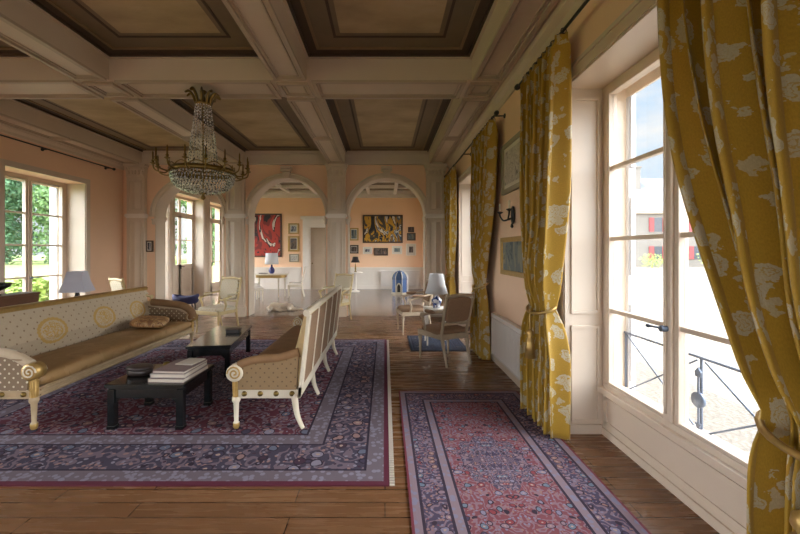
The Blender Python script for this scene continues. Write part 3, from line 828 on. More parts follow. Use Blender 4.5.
# pale panelling on the hall's left wall, between the glazed doors
b = MB(); y = YA1
for a, c in D_L+[(YF, YF)]:
    if a-.14-y > .02: b.box(XL, XL+.02, y, a-.14, 0, 3.42)
    y = c+.14
b.box(XL, XL+.03, YA1, YF-.1, 3.42, 3.66)
trim(b, 'cream')
# baseboards
b = MB(); y = YB
for a, c in W_R[:4]+[(YA0, YA0)]:
    if a-.09 > y: b.box(XR-.025, XR, y, a-.09, 0, .17); b.box(XR-.035, XR, y, a-.09, .15, .18)
    y = c+.09
struct('baseboard_right', b, 'cream')
b = MB(); y = YB
for a, c in W_L+[(YA0, YA0)]:
    if a-.1 > y: b.box(XL, XL+.025, y, a-.1, 0, .17)
    y = c+.1
struct('baseboard_left', b, 'cream')

# ------------------------------------------------------------------ outside
b = MB().box(XRO, 130, -60, 120, ZG-.3, ZG); o = struct('courtyard', b, 'gravel')
b = MB().box(-160, XLO-3.0, -80, 160, ZG-.3, ZG-.02); struct('lawn', b, 'lawn')
b = MB().box(XLO-3.0, XLO, -60, 120, ZG-.3, ZG); struct('terrace', b, 'gravel')
b = MB().box(XRO, XRO+.45, YB, YF, ZG-.1, ZG+.06); tag(struct('kerb', b, 'stone'), 'kerb', 'kerb') ; 
for o in C.objects:
    if o.name == 'kerb':
        del o['label']; del o['category']

# iron guard rail outside the near window
def railing(y0, y1, label):
    r = thing('window_railing', label, 'railing', (XRO-.03, (y0+y1)/2, 0)); hy = (y1-y0)/2
    b = MB().tube([(0, -hy, .86), (0, hy, .86)], .009, 8); obj('top_rail', b, 'iron', r)
    b = MB().tube([(0, -hy, .36), (0, hy, .36)], .009, 8); obj('bottom_rail', b, 'iron', r)
    for q in (-hy+.03, 0, hy-.03):
        b = MB().tube([(0, q, .0), (0, q, .86)], .008, 8); obj('post', b, 'iron', r)
    for s_ in (-1, 1):
        b = MB().tube([(0, s_*.03, .84), (0, s_*(hy-.05), .38)], .006, 6); b.tube([(0, s_*(hy-.05), .84), (0, s_*.03, .38)], .006, 6)
        obj('cross_bar', b, 'iron', r)
    b = MB().lathe([(.0, -.014), (.048, -.01), (.048, .01), (.0, .014)], (-.02, 0, .59), 20, 'X'); obj('disc', b, 'iron', r)
    b = MB().prism([(-.022, .44), (.022, .44), (0, .38)], -.025, -.013, 'YZ'); b.prism([(-.02, .74), (.02, .74), (.024, .77), (0, .80), (-.024, .77)], -.025, -.013, 'YZ')
    b.tube([(-.02, 0, .40), (-.02, 0, .76)], .007, 6); obj('arrow', b, 'iron', r)
railing(1.65, 3.25, 'grey iron railing with disc and arrow outside the near right window')

# stone building across the courtyard
bl = thing('outbuilding', 'long pale stone building with slate roof across the courtyard', 'building', (45, 44, ZG))
b = MB().box(-22, 30, 0, 8, 0, 6.3); obj('wall', b, 'render', bl)
b = MB().box(-22.3, 30.3, -.3, .2, 6.2, 6.45); obj('eaves', b, 'stone', bl)
b = MB().prism([(-.5, 6.4), (8.5, 6.4), (4.0, 11.0)], -22.2, 30.2, 'YZ'); obj('roof', b, 'slate', bl)
for cx in (-14.6, 10):
    b = MB().box(cx-.8, cx+.8, 2.4, 4.2, 8.4, 12.2); b.box(cx-.9, cx+.9, 2.3, 4.3, 12.0, 12.2); obj('chimney', b, 'render', bl)
for k in range(7):
    wx_ = -18+k*4.6
    for (z0, z1) in ((4.1, 5.7), (.9, 2.4)):
        b = MB().box(wx_-.5, wx_+.5, -.04, .1, z0, z1); wo_ = obj('window', b, 'dkglass', bl)
        for s_ in (-1, 1):
            b = MB().box(min(wx_+s_*.5, wx_+s_*1.05), max(wx_+s_*.5, wx_+s_*1.05), -.1, -.03, z0, z1)
            obj('shutter', b, 'redshut', wo_)
def leaves(center, rad, n, size, b=None):
    b = b or MB()
    for _ in range(n):
        u = Vector((random.gauss(0, 1), random.gauss(0, 1), random.gauss(0, 1))).normalized()
        k = random.random()**.35
        k *= 1+.35*mnoise.noise(u*2.2+Vector(center))
        p = Vector(center)+Vector((u.x*rad[0], u.y*rad[1], u.z*rad[2]))*k
        a = Vector((random.gauss(0, 1), random.gauss(0, 1), random.gauss(0, 1))).normalized()
        c = a.orthogonal().normalized(); s2 = size*random.uniform(.6, 1.3)
        b.add([p-a*s2, p+c*s2*.5, p+a*s2, p-c*s2*.5], [(0, 1, 2, 3)])
    return b
def tree(x, y, h, r, label, m='leaf', n=2600, group=None):
    t = thing('tree', label, 'tree', (x, y, ZG))
    if group: t['group'] = group
    b = MB().tube(spline([(0, 0, -.1), (.1, 0, h*.2), (-.1, .1, h*.45), (.05, 0, h*.7)]), [r*.07]*7+[r*.05]*6+[r*.035]*6, 8); obj('trunk', b, 'trunk', t)
    b = MB()
    for k in range(7):
        a = k*.9; rr = r*.5 if k else 0
        leaves((cos(a)*rr, sin(a)*rr, h*.55+random.uniform(-.18, .25)*h), (r*.62, r*.62, h*.26), n//7, .30*(r/4)**.5, b)
    leaves((0, 0, h*.5), (r*.7, r*.7, h*.4), n//3, .3, b); leaves((0, 0, h*.18), (r*.95, r*.95, h*.2), n//3, .25, b)
    o = obj('foliage', b, m, t, fixn=False)
    return t
tt = []
for k in range(7): tt.append((-74+k*9.2, 48+k*2.6, 14+(k*37 % 5), 4.3, 'leaf' if k % 2 else 'leaf2', 'front'))
for k in range(6): tt.append((-78+k*11.2, 65+k*2.4, 19+(k*29 % 4), 5.2, 'leaf2' if k % 3 else 'leaf', 'back'))
orders = ['leftmost', 'second from the left', 'third from the left', 'fourth from the left', 'fifth from the left', 'sixth from the left', 'rightmost']
for k, (x, y, h, r, m_, rw) in enumerate(tt):
    q = k if rw == 'front' else k-7
    tree(x, y, h, r, 'leafy tree beyond the lawn, %s in the %s row' % (orders[q] if not (rw == 'back' and q == 5) else 'rightmost', 'nearer' if rw == 'front' else 'farther'), m_, 5200, group='trees beyond the lawn')
def shrub(x, y, r, h, label, z=ZG, m='leaf3', group=None, n=900):
    t = tag(obj('shrub', leaves((0, 0, h*.5), (r, r, h*.5), n, .09, MB().tube([(0, 0, -.05), (0, 0, h*.4)], .03, 6)), m, None, fixn=False), label, 'shrub', group)
    t.location = (x, y, z); return t
for k in range(6):
    shrub(-11.5, 8.4+k*1.95, .80, .95, 'low green shrub outside the left window, %s in its row' % ['nearest', 'second nearest', 'third nearest', 'fourth nearest', 'second farthest', 'farthest'][k], group='shrubs by the terrace', n=1200)
shrub(29.5, 41.9, 1.2, 1.6, 'green shrub against the pale building, seen through the left casement', n=500)
shrub(36, 41.0, 1.8, 2.3, 'large green shrub under the red shuttered window across the courtyard', n=700)

# ------------------------------------------------------------------ rugs
def rug(name, x0, x1, y0, y1, rz, m, label, th=.012, fringe=None, z=0):
    hx, hy = (x1-x0)/2, (y1-y0)/2
    r = thing(name, label, 'rug', ((x0+x1)/2, (y0+y1)/2, z), rz)
    b = MB().box(-hx, hx, -hy, hy, 0.0005, th); obj('pile', b, m, r)
    if fringe:
        for s_, nm in ((-1, 'fringe'), (1, 'fringe')):
            b = MB()
            if fringe == 'Y': 
                for k in range(int(2*hx/.03)): xx = -hx+.015+k*.03; b.box(xx-.008, xx+.008, min(s_*hy, s_*(hy+.04)), max(s_*hy, s_*(hy+.04)), 0, .006)
            else:
                for k in range(int(2*hy/.03)): yy = -hy+.015+k*.03; b.box(min(s_*hx, s_*(hx+.035)), max(s_*hx, s_*(hx+.035)), yy-.009, yy+.009, 0, .006)
            obj('fringe', b, 'paper', r)
    return r
PAL1 = [srgb(60, 56, 76), srgb(122, 106, 116), srgb(146, 116, 112), srgb(132, 128, 142), srgb(60, 40, 56), srgb(96, 104, 122)]
m1 = m_rug('wine_rug_pile', 2.13, 2.06, PAL1, srgb(92, 40, 52), srgb(62, 58, 74), srgb(108, 98, 106), srgb(90, 34, 50), 7.5, (.04, .17, .52, .68), .8)
rug('rug', -4.23, .03, 2.50, 6.62, 0, m1, 'large wine and navy patterned rug under the two sofas', fringe='X')
PAL2 = [srgb(60, 54, 80), srgb(134, 112, 122), srgb(144, 110, 102), srgb(124, 122, 142), srgb(130, 56, 60), srgb(98, 116, 132)]
m2 = m_rug('rose_rug_pile', .65, 1.38, PAL2, srgb(118, 64, 70), srgb(66, 60, 80), srgb(132, 114, 122), srgb(112, 44, 54), 14.0, (.015, .07, .24, .31), .34)
rug('rug', .15, 1.45, 1.42, 4.18, 0, m2, 'long rose and blue floral rug beside the near right window', fringe=None)
PAL3 = [srgb(46, 50, 64), srgb(70, 76, 90), srgb(92, 88, 90), srgb(66, 72, 88)]
m3 = m_rug('blue_rug_pile', .45, .52, PAL3, srgb(52, 56, 68), srgb(46, 49, 60), srgb(72, 76, 86), srgb(44, 46, 56), 8.0, (.03, .06, .16, .2), False)
rug('rug', .40, 1.30, 5.88, 6.92, 0, m3, 'small blue rug under the side table and chairs on the right')

# ------------------------------------------------------------------ curtains
def curtain(y0, y1, folds, tie, bot, label, phase=0, z1=3.275, x=1.41, amp=.05, spread=0):
    """y0..y1 at the rod, tie=(centre, half width, z), bot=(y0,y1)"""
    c0 = (y0+y1)/2
    r = thing('curtain', label, 'curtain', (x, c0, 0))
    n = folds*14; rows_ = 60; b = MB(); vs = []; uv = []
    ty, tw, tz = tie
    for j in range(rows_+1):
        z = z1 - (z1-.015)*j/rows_
        if z >= tz:
            t = (z1-z)/(z1-tz); t = t**1.9; t = t*t*(3-2*t)*.5+t*.5
            a = y0+(ty-tw-y0)*t; c = y1+(ty+tw-y1)*t
        else:
            t = (tz-z)/(tz-.015); t = min(1, t*2.2); t = t*(2-t)
            a = (ty-tw)+(bot[0]-ty+tw)*t; c = (ty+tw)+(bot[1]-ty-tw)*t
        wd = (c-a)/(y1-y0)
        am = amp*(.55+.55*min(1, wd*1.2)) * (1 if z < z1-.1 else .6)
        pinch = math.exp(-((z-tz)/.10)**2); am *= (1-.35*pinch)
        bulge = .05*math.exp(-((z-tz-.35)/.3)**2)
        for i in range(n+1):
            u = i/n
            ph = 2*pi*folds*u+phase+.5*sin(z*1.3+u*9)
            yy = a+(c-a)*u + .25*am*sin(2*ph+.6)*(wd)
            xx = am*sin(ph)+.4*am*sin(.53*ph+z) - bulge*(.5-abs(u-.5))*2
            vs.append((xx, yy-c0, z)); uv.append((u*(y1-y0)*(1.6+amp*folds*3.2)+phase, z))
    fs = []
    for j in range(rows_):
        for i in range(n):
            q = j*(n+1)+i; fs.append((q, q+1, q+n+2, q+n+1))
    b.add(vs, fs, True); b.uv = uv
    o = obj('cloth', b, 'damask', r, fixn=False)
    sm = o.modifiers.new('thick', 'SOLIDIFY'); sm.thickness = .004
    # cord and tassel
    b = MB(); pts = []
    for k in range(25):
        a = 2*pi*k/24; pts.append((-.005+cos(a)*(amp+.035), ty-c0+sin(a)*(tw+.025), tz+.05*cos(a)))
    b.tube(pts[:-1], .013, 8, closed=True); obj('tie_cord', b, 'gold', r)
    tx = -(amp+.04)
    b = MB().tube([(tx, ty-c0, tz-.02), (tx, ty-c0, tz-.22)], .008, 6)
    b.lathe([(.005, 0), (.03, -.02), (.034, -.05), (.018, -.075), (.035, -.09), (.045, -.26), (.0, -.26)], (tx, ty-c0, tz-.2), 14); obj('tassel', b, 'gold', r)
    for k in range(folds+1):
        b = MB(); yy = y0+.02+(y1-y0-.04)*k/folds-c0
        b.tube([(cos(a)*.022, yy, 3.29+sin(a)*.022) for a in [2*pi*q/12 for q in range(12)]], .004, 5, closed=True)
        obj('curtain_ring', b, 'black', r)
    return r
curtain(.95, 1.845, 7, (1.13, .21, .98), (.86, 1.36), 'gold damask curtain at the right edge, nearest of the four', .4, x=1.38, amp=.09)
curtain(2.98, 3.85, 9, (3.42, .19, 1.05), (3.08, 3.74), 'gold damask curtain between the near right window and the radiator', 1.3, amp=.065)
curtain(4.95, 6.05, 9, (5.62, .20, 1.05), (5.34, 5.98), 'gold damask curtain just beyond the radiator and wall pictures', 2.2, amp=.065)
curtain(7.72, 8.75, 8, (8.20, .20, 1.05), (7.9, 8.6), 'gold damask curtain by the right pilaster, farthest of the four', .9)
def rod(x, y0, y1, label, side, nb=3, zr=3.295):
    r = thing('curtain_rod', label, 'curtain rod', (x, (y0+y1)/2, zr)); h = (y1-y0)/2
    b = MB().tube([(0, -h, 0), (0, h, 0)], .013, 8); obj('pole', b, 'black', r)
    for s_ in (-1, 1):
        b = MB().lathe([(.01, 0), (.03, .03), (.03, .06), (.0, .09)] if s_ > 0 else [(.0, -.09), (.03, -.06), (.03, -.03), (.01, 0)], (0, s_*h, 0), 10, 'Y'); obj('finial', b, 'black', r)
    wall = (XR if side > 0 else XL)-x
    for k in range(nb):
        yy = -h+.06+(2*h-.12)*k/(nb-1); b = MB().tube([(0, yy, 0), (wall, yy, 0)], .009, 6); b.lathe([(.03, 0), (.03, .012)] if side < 0 else [(.03, -.012), (.03, 0)], (wall, yy, 0), 10, 'X'); obj('bracket', b, 'black', r)
rod(1.41, .75, 4.0, 'black iron curtain rod above the near right window', 1)
rod(1.41, 4.85, 8.85, 'black iron curtain rod above the far right window', 1)
rod(-6.13, 5.3, 8.55, 'dark curtain rod above the left garden window', -1, 3, 3.40)

# ------------------------------------------------------------------ radiators
def radiator(name_label, loc, rz, L, z0, z1, dep=.10):
    r = thing('radiator', name_label, 'radiator', loc, rz)
    b = MB().box(-L/2, L/2, -dep+.03, -.03, z0, z1-.02); n = int(L/.045)
    for k in range(n):
        xx = -L/2+.02+(L-.04)*k/(n-1); b.box(xx-.013, xx+.013, -dep+.02, -dep+.03, z0+.03, z1-.06)
    obj('panel', b, 'radiator', r, .002)
    b = MB().box(-L/2-.01, L/2+.01, -dep+.015, -.02, z1-.025, z1)
    obj('top_grille', b, 'radiator', r, .002)
    b = MB().box(-L/2-.012, -L/2, -dep+.02, -.02, z0, z1-.02); b.box(L/2, L/2+.012, -dep+.02, -.02, z0, z1-.02); obj('end_cover', b, 'radiator', r)
    b = MB().tube([(L/2+.02, -.06, z0+.06), (L/2+.06, -.06, z0+.05), (L/2+.06, -.06, .0)], .011, 8); obj('pipe', b, 'radiator', r)
    b = MB().box(-L*.3, -L*.3+.04, -.03, 0, z0+.1, z1-.1); b.box(L*.3, L*.3+.04, -.03, 0, z0+.1, z1-.1); obj('bracket', b, 'radiator', r)
radiator('long white panel radiator on the right wall between two gold curtains', (XR-.001, 4.61, 0), -pi/2, 1.24, .13, .70, .105)
radiator('white panel radiator on the far wall behind the small blue kennel', (.62, YF-.06, 0), 0, 1.55, .12, .76, .12)

# ------------------------------------------------------------------ pictures
def picture(x0, x1, z0, z1, wallpos, facing, label, canvas, frame, fw=.05, mount=0, tilt=.0):
    """facing 'Y' = hangs on the far/arcade wall (faces camera); 'X' = on the right wall, x0/x1 are depths"""
    wd, hg = x1-x0, z1-z0
    loc = ((x0+x1)/2, wallpos, z0) if facing == 'Y' else (wallpos, (x0+x1)/2, z0)
    r = thing('picture', label, 'picture', loc, 0 if facing == 'Y' else -pi/2 if False else (0 if facing == 'Y' else pi/2*3))
    b = MB(); h = wd/2
    for (a, c, e, g) in ((-h, h, 0, fw), (-h, h, hg-fw, hg), (-h, -h+fw, fw, hg-fw), (h-fw, h, fw, hg-fw)):
        b.box(a, c, -.04, -.001, e, g)
    b.box(-h+fw*.8, -h+fw+.008, -.03, -.02, fw*.8, hg-fw*.8); b.box(h-fw-.008, h-fw*.8, -.03, -.02, fw*.8, hg-fw*.8)
    obj('frame', b, frame, r, .004)
    if mount:
        b = MB().box(-h+fw, h-fw, -.022, -.002, fw, hg-fw); obj('mount', b, 'mount', r)
        b = MB().box(-h+fw+mount, h-fw-mount, -.026, -.021, fw+mount, hg-fw-mount); obj('print', b, canvas, r)
    else:
        b = MB().box(-h+fw, h-fw, -.024, -.002, fw, hg-fw); obj('canvas', b, canvas, r)
    return r
def far(px0, px1, py0, py1): # pixel box on the far wall -> metres
    return ((px0-385)/24.5, (px1-385)/24.5, 1.55+(251-py1)/24.5, 1.55+(251-py0)/24.5)
def fp(p, label, canvas, frame, fw=.04, mount=0):
    x0, x1, z0, z1 = far(*p); picture(x0, x1, z0, z1, YF, 'Y', label, canvas, frame, fw, mount)
fp((253, 282, 213.7, 257), 'large upright abstract painting in red, black and white on the far wall', 'canvas_red', 'frame_dark', .06)
fp((288.5, 299, 223.4, 234), 'small framed print right of the red painting, top of a column of three', 'canvas_grey', 'gold', .05, .05)
fp((288.2, 299.4, 236, 251.5), 'upright framed print right of the red painting, middle of three', 'canvas_dark', 'gold', .07, .03)
fp((289.5, 299, 254, 262), 'little framed print right of the red painting, bottom of three', 'canvas_sketch', 'frame_grey', .04, .03)
fp((362.8, 402.8, 215, 243), 'wide abstract painting in yellow, black and blue on the far wall', 'canvas_yellow', 'frame_dark', .06)
fp((349.5, 358.6, 228, 240.5), 'framed arched portrait print left of the yellow painting', 'canvas_sea', 'gold', .05, .03)
fp((349.5, 358.6, 245, 253.5), 'small dark framed print below the arched one, left of the yellow painting', 'canvas_dark', 'frame_dark', .05, .02)
fp((363, 372, 247, 254), 'white mounted print below the left end of the yellow painting', 'canvas_grey', 'white', .02, .07)
fp((374, 388, 248, 255.5), 'dark wide print centred below the yellow painting', 'canvas_dark', 'frame_dark', .05)
fp((392, 402, 246, 254), 'white mounted print below the right end of the yellow painting', 'canvas_sea', 'white', .02, .07)
fp((408, 414, 227, 232.4), 'tiny framed picture right of the yellow painting, topmost of three', 'canvas_dark', 'frame_dark', .03)
fp((407, 415.5, 233, 240.5), 'small dark framed picture right of the yellow painting, middle of three', 'canvas_sea', 'frame_dark', .04)
fp((406, 416, 243.6, 255.5), 'white mounted print right of the yellow painting, lowest of three', 'canvas_dark', 'white', .03, .09)
picture(4.17, 4.94, 2.27, 2.90, XR, 'X', 'framed pale sketch high on the right wall above the sconce', 'canvas_sketch', 'frame_grey', .06, .05)
picture(4.05, 4.98, 1.25, 1.72, XR, 'X', 'gilt framed blue grey seascape low on the right wall above the radiator', 'canvas_sea', 'gold', .06)
picture(-5.70, -5.52, 1.53, 1.80, YA0, 'Y', 'small dark square picture on the pier beside the left pilaster', 'canvas_grey', 'frame_dark', .03, .02)
# sconce
r = thing('wall_sconce', 'dark bronze two-arm wall sconce between the two pictures on the right wall', 'wall lamp', (XR, 4.55, 1.98))
b = MB().sup((-.02, 0, 0), (.02, .045, .11), .8, 12, 8); b.lathe([(.0, -.16), (.02, -.14), (.01, -.10)], (-.03, 0, 0), 8); obj('backplate', b, 'black', r)
for s_ in (-1, 1):
    b = MB().tube(spline([(-.03, 0, -.03), (-.10, s_*.08, -.06), (-.12, s_*.17, 0), (-.12, s_*.18, .04)]), .010, 7)
    b.lathe([(.01, .03), (.035, .045), (.035, .055), (.013, .06)], (-.12, s_*.18, 0), 12); a = obj('arm', b, 'black', r)
    b = MB().lathe([(.012, .06), (.012, .15), (.0, .155)], (-.12, s_*.18, 0), 10); obj('candle', b, 'ivory', a)

# ------------------------------------------------------------------ armchairs
def armchair(label, loc, rz, frame, cloth, pad=None, w=.60, d=.54, H=1.0, arms=True, cat='armchair', name='armchair'):
    r = thing(name, label, cat, loc, rz); hw = w/2; hd = d/2; pad = pad or cloth
    for sx in (-1, 1):
        b = MB().lathe([(.012, 0), (.016, .02), (.013, .05), (.022, .27), (.028, .31), (.02, .325), (.03, .34), (.03, .42)], (sx*(hw-.03), -hd+.03, 0), 10); obj('leg', b, frame, r)
        b = MB().tube(spline([(sx*(hw-.08), hd+.07, 0), (sx*(hw-.08), hd+.02, .18), (sx*(hw-.07), hd-.03, .40)], 4), [.016]*3+[.02]*3+[.024]*3, 8); obj('leg', b, frame, r)
    b = MB().prism([(-hw, -hd), (hw, -hd), (hw-.05, hd), (-hw+.05, hd)], .35, .42, 'XY'); obj('seat_frame', b, frame, r, .008)
    b = MB().sup((0, -.01, .44), (hw-.025, hd-.02, .055), .3, 28, 10, .6); obj('seat', b, cloth, r)
    def bp(z): return hd-.03+.13*(z-.42)/(H-.42)     # rake of the back
    b = MB()
    for sx in (-1, 1):
        b.tube([(sx*(hw-.07), bp(.40), .40), (sx*(hw-.06), bp(.7), .70), (sx*(hw-.055), bp(H), H)], .022, 8)
        b.sup((sx*(hw-.055), bp(H), H+.01), (.022, .022, .03), .9, 8, 6)
    b.tube([(-hw+.055, bp(H), H-.01), (0, bp(H)+.01, H+.012), (hw-.055, bp(H), H-.01)], .024, 8); b.tube([(-hw+.06, bp(.56), .56), (hw-.06, bp(.56), .56)], .02, 8)
    obj('back_frame', b, frame, r)
    b = MB(); zc = (.57+H)/2; hz = (H-.60)/2
    b.M = Matrix.Translation((0, bp(zc)-.005, zc)) @ Matrix.Rotation(-math.atan(.13/(H-.42)), 4, 'X')
    b.sup((0, 0, 0), (hw-.08, .035, hz), .25, 28, 10, .35); obj('backrest', b, cloth, r)
    if arms:
        for sx in (-1, 1):
            b = MB().tube(spline([(sx*(hw-.06), bp(.74), .74), (sx*hw, .08, .70), (sx*(hw+.01), -.06, .66), (sx*(hw+.01), -.12, .63), (sx*(hw), -.09, .53), (sx*(hw-.03), -.10, .42)], 5), .019, 8)
            b.lathe([(.032, -.02), (.032, .02)], (sx*(hw+.01), -.12, .645), 12, 'X'); a = obj('arm', b, frame, r)
            b = MB().sup((sx*(hw-.0), .05, .715), (.032, .12, .028), .8, 14, 8); obj('arm_pad', b, pad, a)
    return r
dots_chair = m_dots('pale_chair_silk', srgb(206, 196, 170), srgb(176, 150, 90), .07, .2, 'XZ')
ch1 = armchair('ivory and gilt armchair facing out in front of the pier left of the middle arch', (-3.24, 7.35, 0), -radians(22), 'partgilt', dots_chair)
ch2 = dup(ch1, (-1.13, 8.45, 0), -radians(32), 'gilt armchair behind the far end of the right sofa, before the central pier')
ch3 = dup(ch1, (-4.98, 7.62, 0), radians(150), 'gilt armchair behind the left sofa by the garden window, only its top showing')
armchair('grey painted armchair with taupe square back beside the lamp table on the right', (.84, 5.42, 0), pi+radians(28), 'greywood', 'taupe', w=.56, d=.52, H=.95)
armchair('farther of the two taupe armchairs, beyond the blue and white lamp', (.53, 7.30, .0), -radians(82), 'greywood', 'taupe', w=.6, d=.54, H=.98)

# ------------------------------------------------------------------ sofas
def sofa(label, loc, rz, L, W, H, armz, m_back, m_arm, m_seat, framec, topc, panels_=0, volz=.5, m_out=None):
    r = thing('sofa', label, 'sofa', loc, rz)
    zr0, zr1 = .26, .345
    lx = -W+.11                                        # rear legs
    b = MB().prism([(-.03, zr0), (-.03, zr1), (-W+.07, zr1), (-W+.09, zr0)], .03, L-.03)
    b.box(-.03, -.012, .08, L-.08, zr0+.012, zr0+.03); b.box(-.03, -.012, .08, L-.08, zr1-.03, zr1-.012)
    b.box(-W*.95+.12, -.06, .018, .03, zr0+.01, zr0+.025); b.box(-W*.95+.12, -.06, .018, .03, zr1-.02, zr1-.005)
    obj('seat_frame', b, framec, r, .006)
    # rosettes on the end rail
    for yr, sg in ((.03, 1), (L-.03, -1)):
        for k in range(4):
            b = MB().lathe([(.0, -.02*sg), (.02, -.014*sg), (.024, 0)], (-.12-k*(W-.28)/3, yr, (zr0+zr1)/2), 12, 'Y')
            obj('rosette', b, 'brass', r)
    b = MB().sup(((-.005-W+.20)/2+.0, L/2, .40), ((W-.19)/2, L/2-.065, .075), .12, 40, 10, .5); obj('seat', b, m_seat, r)
    # back: raked slab
    xb0, xb1 = -W+.13, -W+.03                          # foot and head of the back, front face
    th = .05
    b = MB().prism([(xb0, .36), (xb0+.03, .60), (xb1+.03, H-.04), (xb1-.02, H-.04), (xb0-th, .36)], .05, L-.05); obj('backrest', b, m_back, r, .01)
    b = MB()
    if topc == 'gold':
        b.prism([(xb1+.05, H-.05), (xb1+.055, H-.01), (xb1+.03, H+.005), (xb1-.05, H+.0), (xb1-.055, H-.03), (xb1-.03, H-.05)], .0, L)
    else:
        b.tube([(xb1-.0, .0, H-.02), (xb1, L, H-.02)], .03, 10)
    obj('top_rail', b, topc, r)
    # outer back frame with stiles
    b = MB(); dz = H-.06-.34
    def xo(z): return xb0-th-.012+(xb1-.02-xb0+th)*(z-.36)/(H-.04-.36)
    def stile(y, w_=.022, z0=.30, z1=H-.04):
        b.prism([(xo(z0), z0), (xo(z1), z1), (xo(z1)+.03, z1), (xo(z0)+.03, z0)], y-w_, y+w_)
    stile(.035, .035, .28); stile(L-.035, .035, .28)
    for k in range(1, panels_): stile(L*k/panels_)
    b.prism([(xo(.28), .28), (xo(.37), .37), (xo(.37)+.03, .37), (xo(.28)+.03, .28)], 0, L)
    obj('back_frame', b, framec, r, .004)
    if m_out:
        b = MB().prism([(xo(.36)+.006, .36), (xo(H-.05)+.006, H-.05), (xo(H-.05)+.02, H-.05), (xo(.36)+.02, .36)], .05, L-.05); obj('outer_back', b, m_out, r)
    nl = 4 if panels_ else 2
    for k in range(nl):
        yy = .045+(L-.09)*k/(nl-1)
        b = MB().tube(spline([(lx-.04, yy, 0), (lx+.01, yy, .12), (lx+.035, yy, .30)], 4), [.019, .02, .021, .022, .024, .026, .028, .03, .03], 8); obj('leg', b, framec, r)
    for yy in (.045, L-.045):
        b = MB().lathe([(.02, 0), (.028, .02), (.028, .05), (.018, .06), (.024, .22), (.036, .24), (.036, .27), (.028, .275), (.028, volz-.06)], (-.045, yy, 0), 12)
        for q in range(8):
            a = 2*pi*q/8; b.tube([(-.045+.026*cos(a), yy+.026*sin(a), .28), (-.045+.03*cos(a), yy+.03*sin(a), volz-.08)], .006, 5)
        lg = obj('leg', b, [('tanpaint' if topc == 'gold' else framec), 'gold'], r)
        for p_ in lg.data.polygons:
            zc_ = p_.center.z
            if zc_ > .275 or zc_ < .05: p_.material_index = 1
        # arm
        s0, s1 = (yy-.035, yy+.035)
        top = spline([(-W+.10, armz+.05, 0), (-W*.6, armz+.0, 0), (-W*.3, armz-.02, 0), (-.07, volz+.05, 0)], 5)
        poly = [(p[0], p[1]) for p in top] + [(-.07, .34), (-W+.12, .34)]
        b = MB().prism(poly, s0, s1); a = obj('arm', b, m_arm, r, .006)
        b = MB().tube([(p[0], yy, p[1]+.005) for p in top], .042, 12); obj('arm_roll', b, 'velvet' if topc != 'gold' else m_back, a)
        b = MB().lathe([(.055, -.05), (.072, -.045), (.072, .045), (.055, .05)], (-.045, yy, volz), 20, 'Y')
        obj('arm_end', b, 'gold' if topc == 'gold' else framec, a)
        for e, ys in ((-1, yy-.052), (1, yy+.052)):
            b = MB()
            sp = [(-.045+(.062-.0024*k)*cos(.5*k), ys, volz+(.062-.0024*k)*sin(.5*k)) for k in range(24)]
            b.tube(sp, .007, 6)
            obj('volute', b, 'ivory' if topc == 'gold' else 'gold', a)
    return r
m_armA = m_dots('taupe_spotted_silk', srgb(128, 106, 80), srgb(206, 194, 166), .075, .17, 'XZ')
m_backA = m_dots('ivory_spotted_silk', srgb(190, 172, 144), srgb(138, 114, 86), .11, .12, 'YZ',
                 [(.98, .655, .19, .14), (1.76, .665, .19, .14), (2.42, .66, .17, .13)], srgb(186, 150, 78))
m_seatA = m_paint('amber_silk', [(0, srgb(142, 110, 68)), (.4, srgb(152, 120, 78)), (.55, srgb(162, 130, 88)), (.65, srgb(146, 114, 74))], 2.5, 1, 3)
sofa('long left sofa with gilt rail, spotted ivory back and gold medallions', (-2.97, 3.22, .020), 0, 2.75, .84, .97, .66, m_backA, m_armA, m_seatA, 'tanpaint', 'gold', 0, .50)
m_armB = m_dots('tan_spotted_silk', srgb(142, 116, 80), srgb(96, 74, 50), .075, .13, 'XZ')
sofa('long right sofa seen from its end, with white slatted frame back', (-1.33, 5.66, .020), pi, 2.42, .69, 1.02, .60, 'sand', m_armB, 'velvet', 'ivory', 'ivory', 5, .485, 'taupe')

# cushion on the left sofa, bolster over its far arm
b = MB(); b.M = Matrix.Translation((-3.28, 5.31, .565)) @ Matrix.Rotation(.1, 4, 'Y') @ Matrix.Rotation(.35, 4, 'Z')
b.sup((0, 0, 0), (.22, .26, .06), .45, 28, 10, .8)
cush = m_paint('rust_tapestry', [(0, srgb(132, 92, 58)), (.42, srgb(170, 130, 84)), (.55, srgb(190, 160, 120)), (.62, srgb(120, 74, 48))], 9, 1, 3)
tag(obj('cushion', b, cush), 'rust and beige tapestry cushion lying at the far end of the left sofa', 'cushion')
b = MB().tube(spline([(-3.60, 5.88, .76), (-3.35, 5.87, .74), (-3.12, 5.88, .70), (-3.0, 5.90, .60), (-3.0, 5.90, .50)]), .055, 12)
tag(obj('fur_throw', b, 'velvet'), 'brown fur roll draped over the far arm of the left sofa', 'throw')

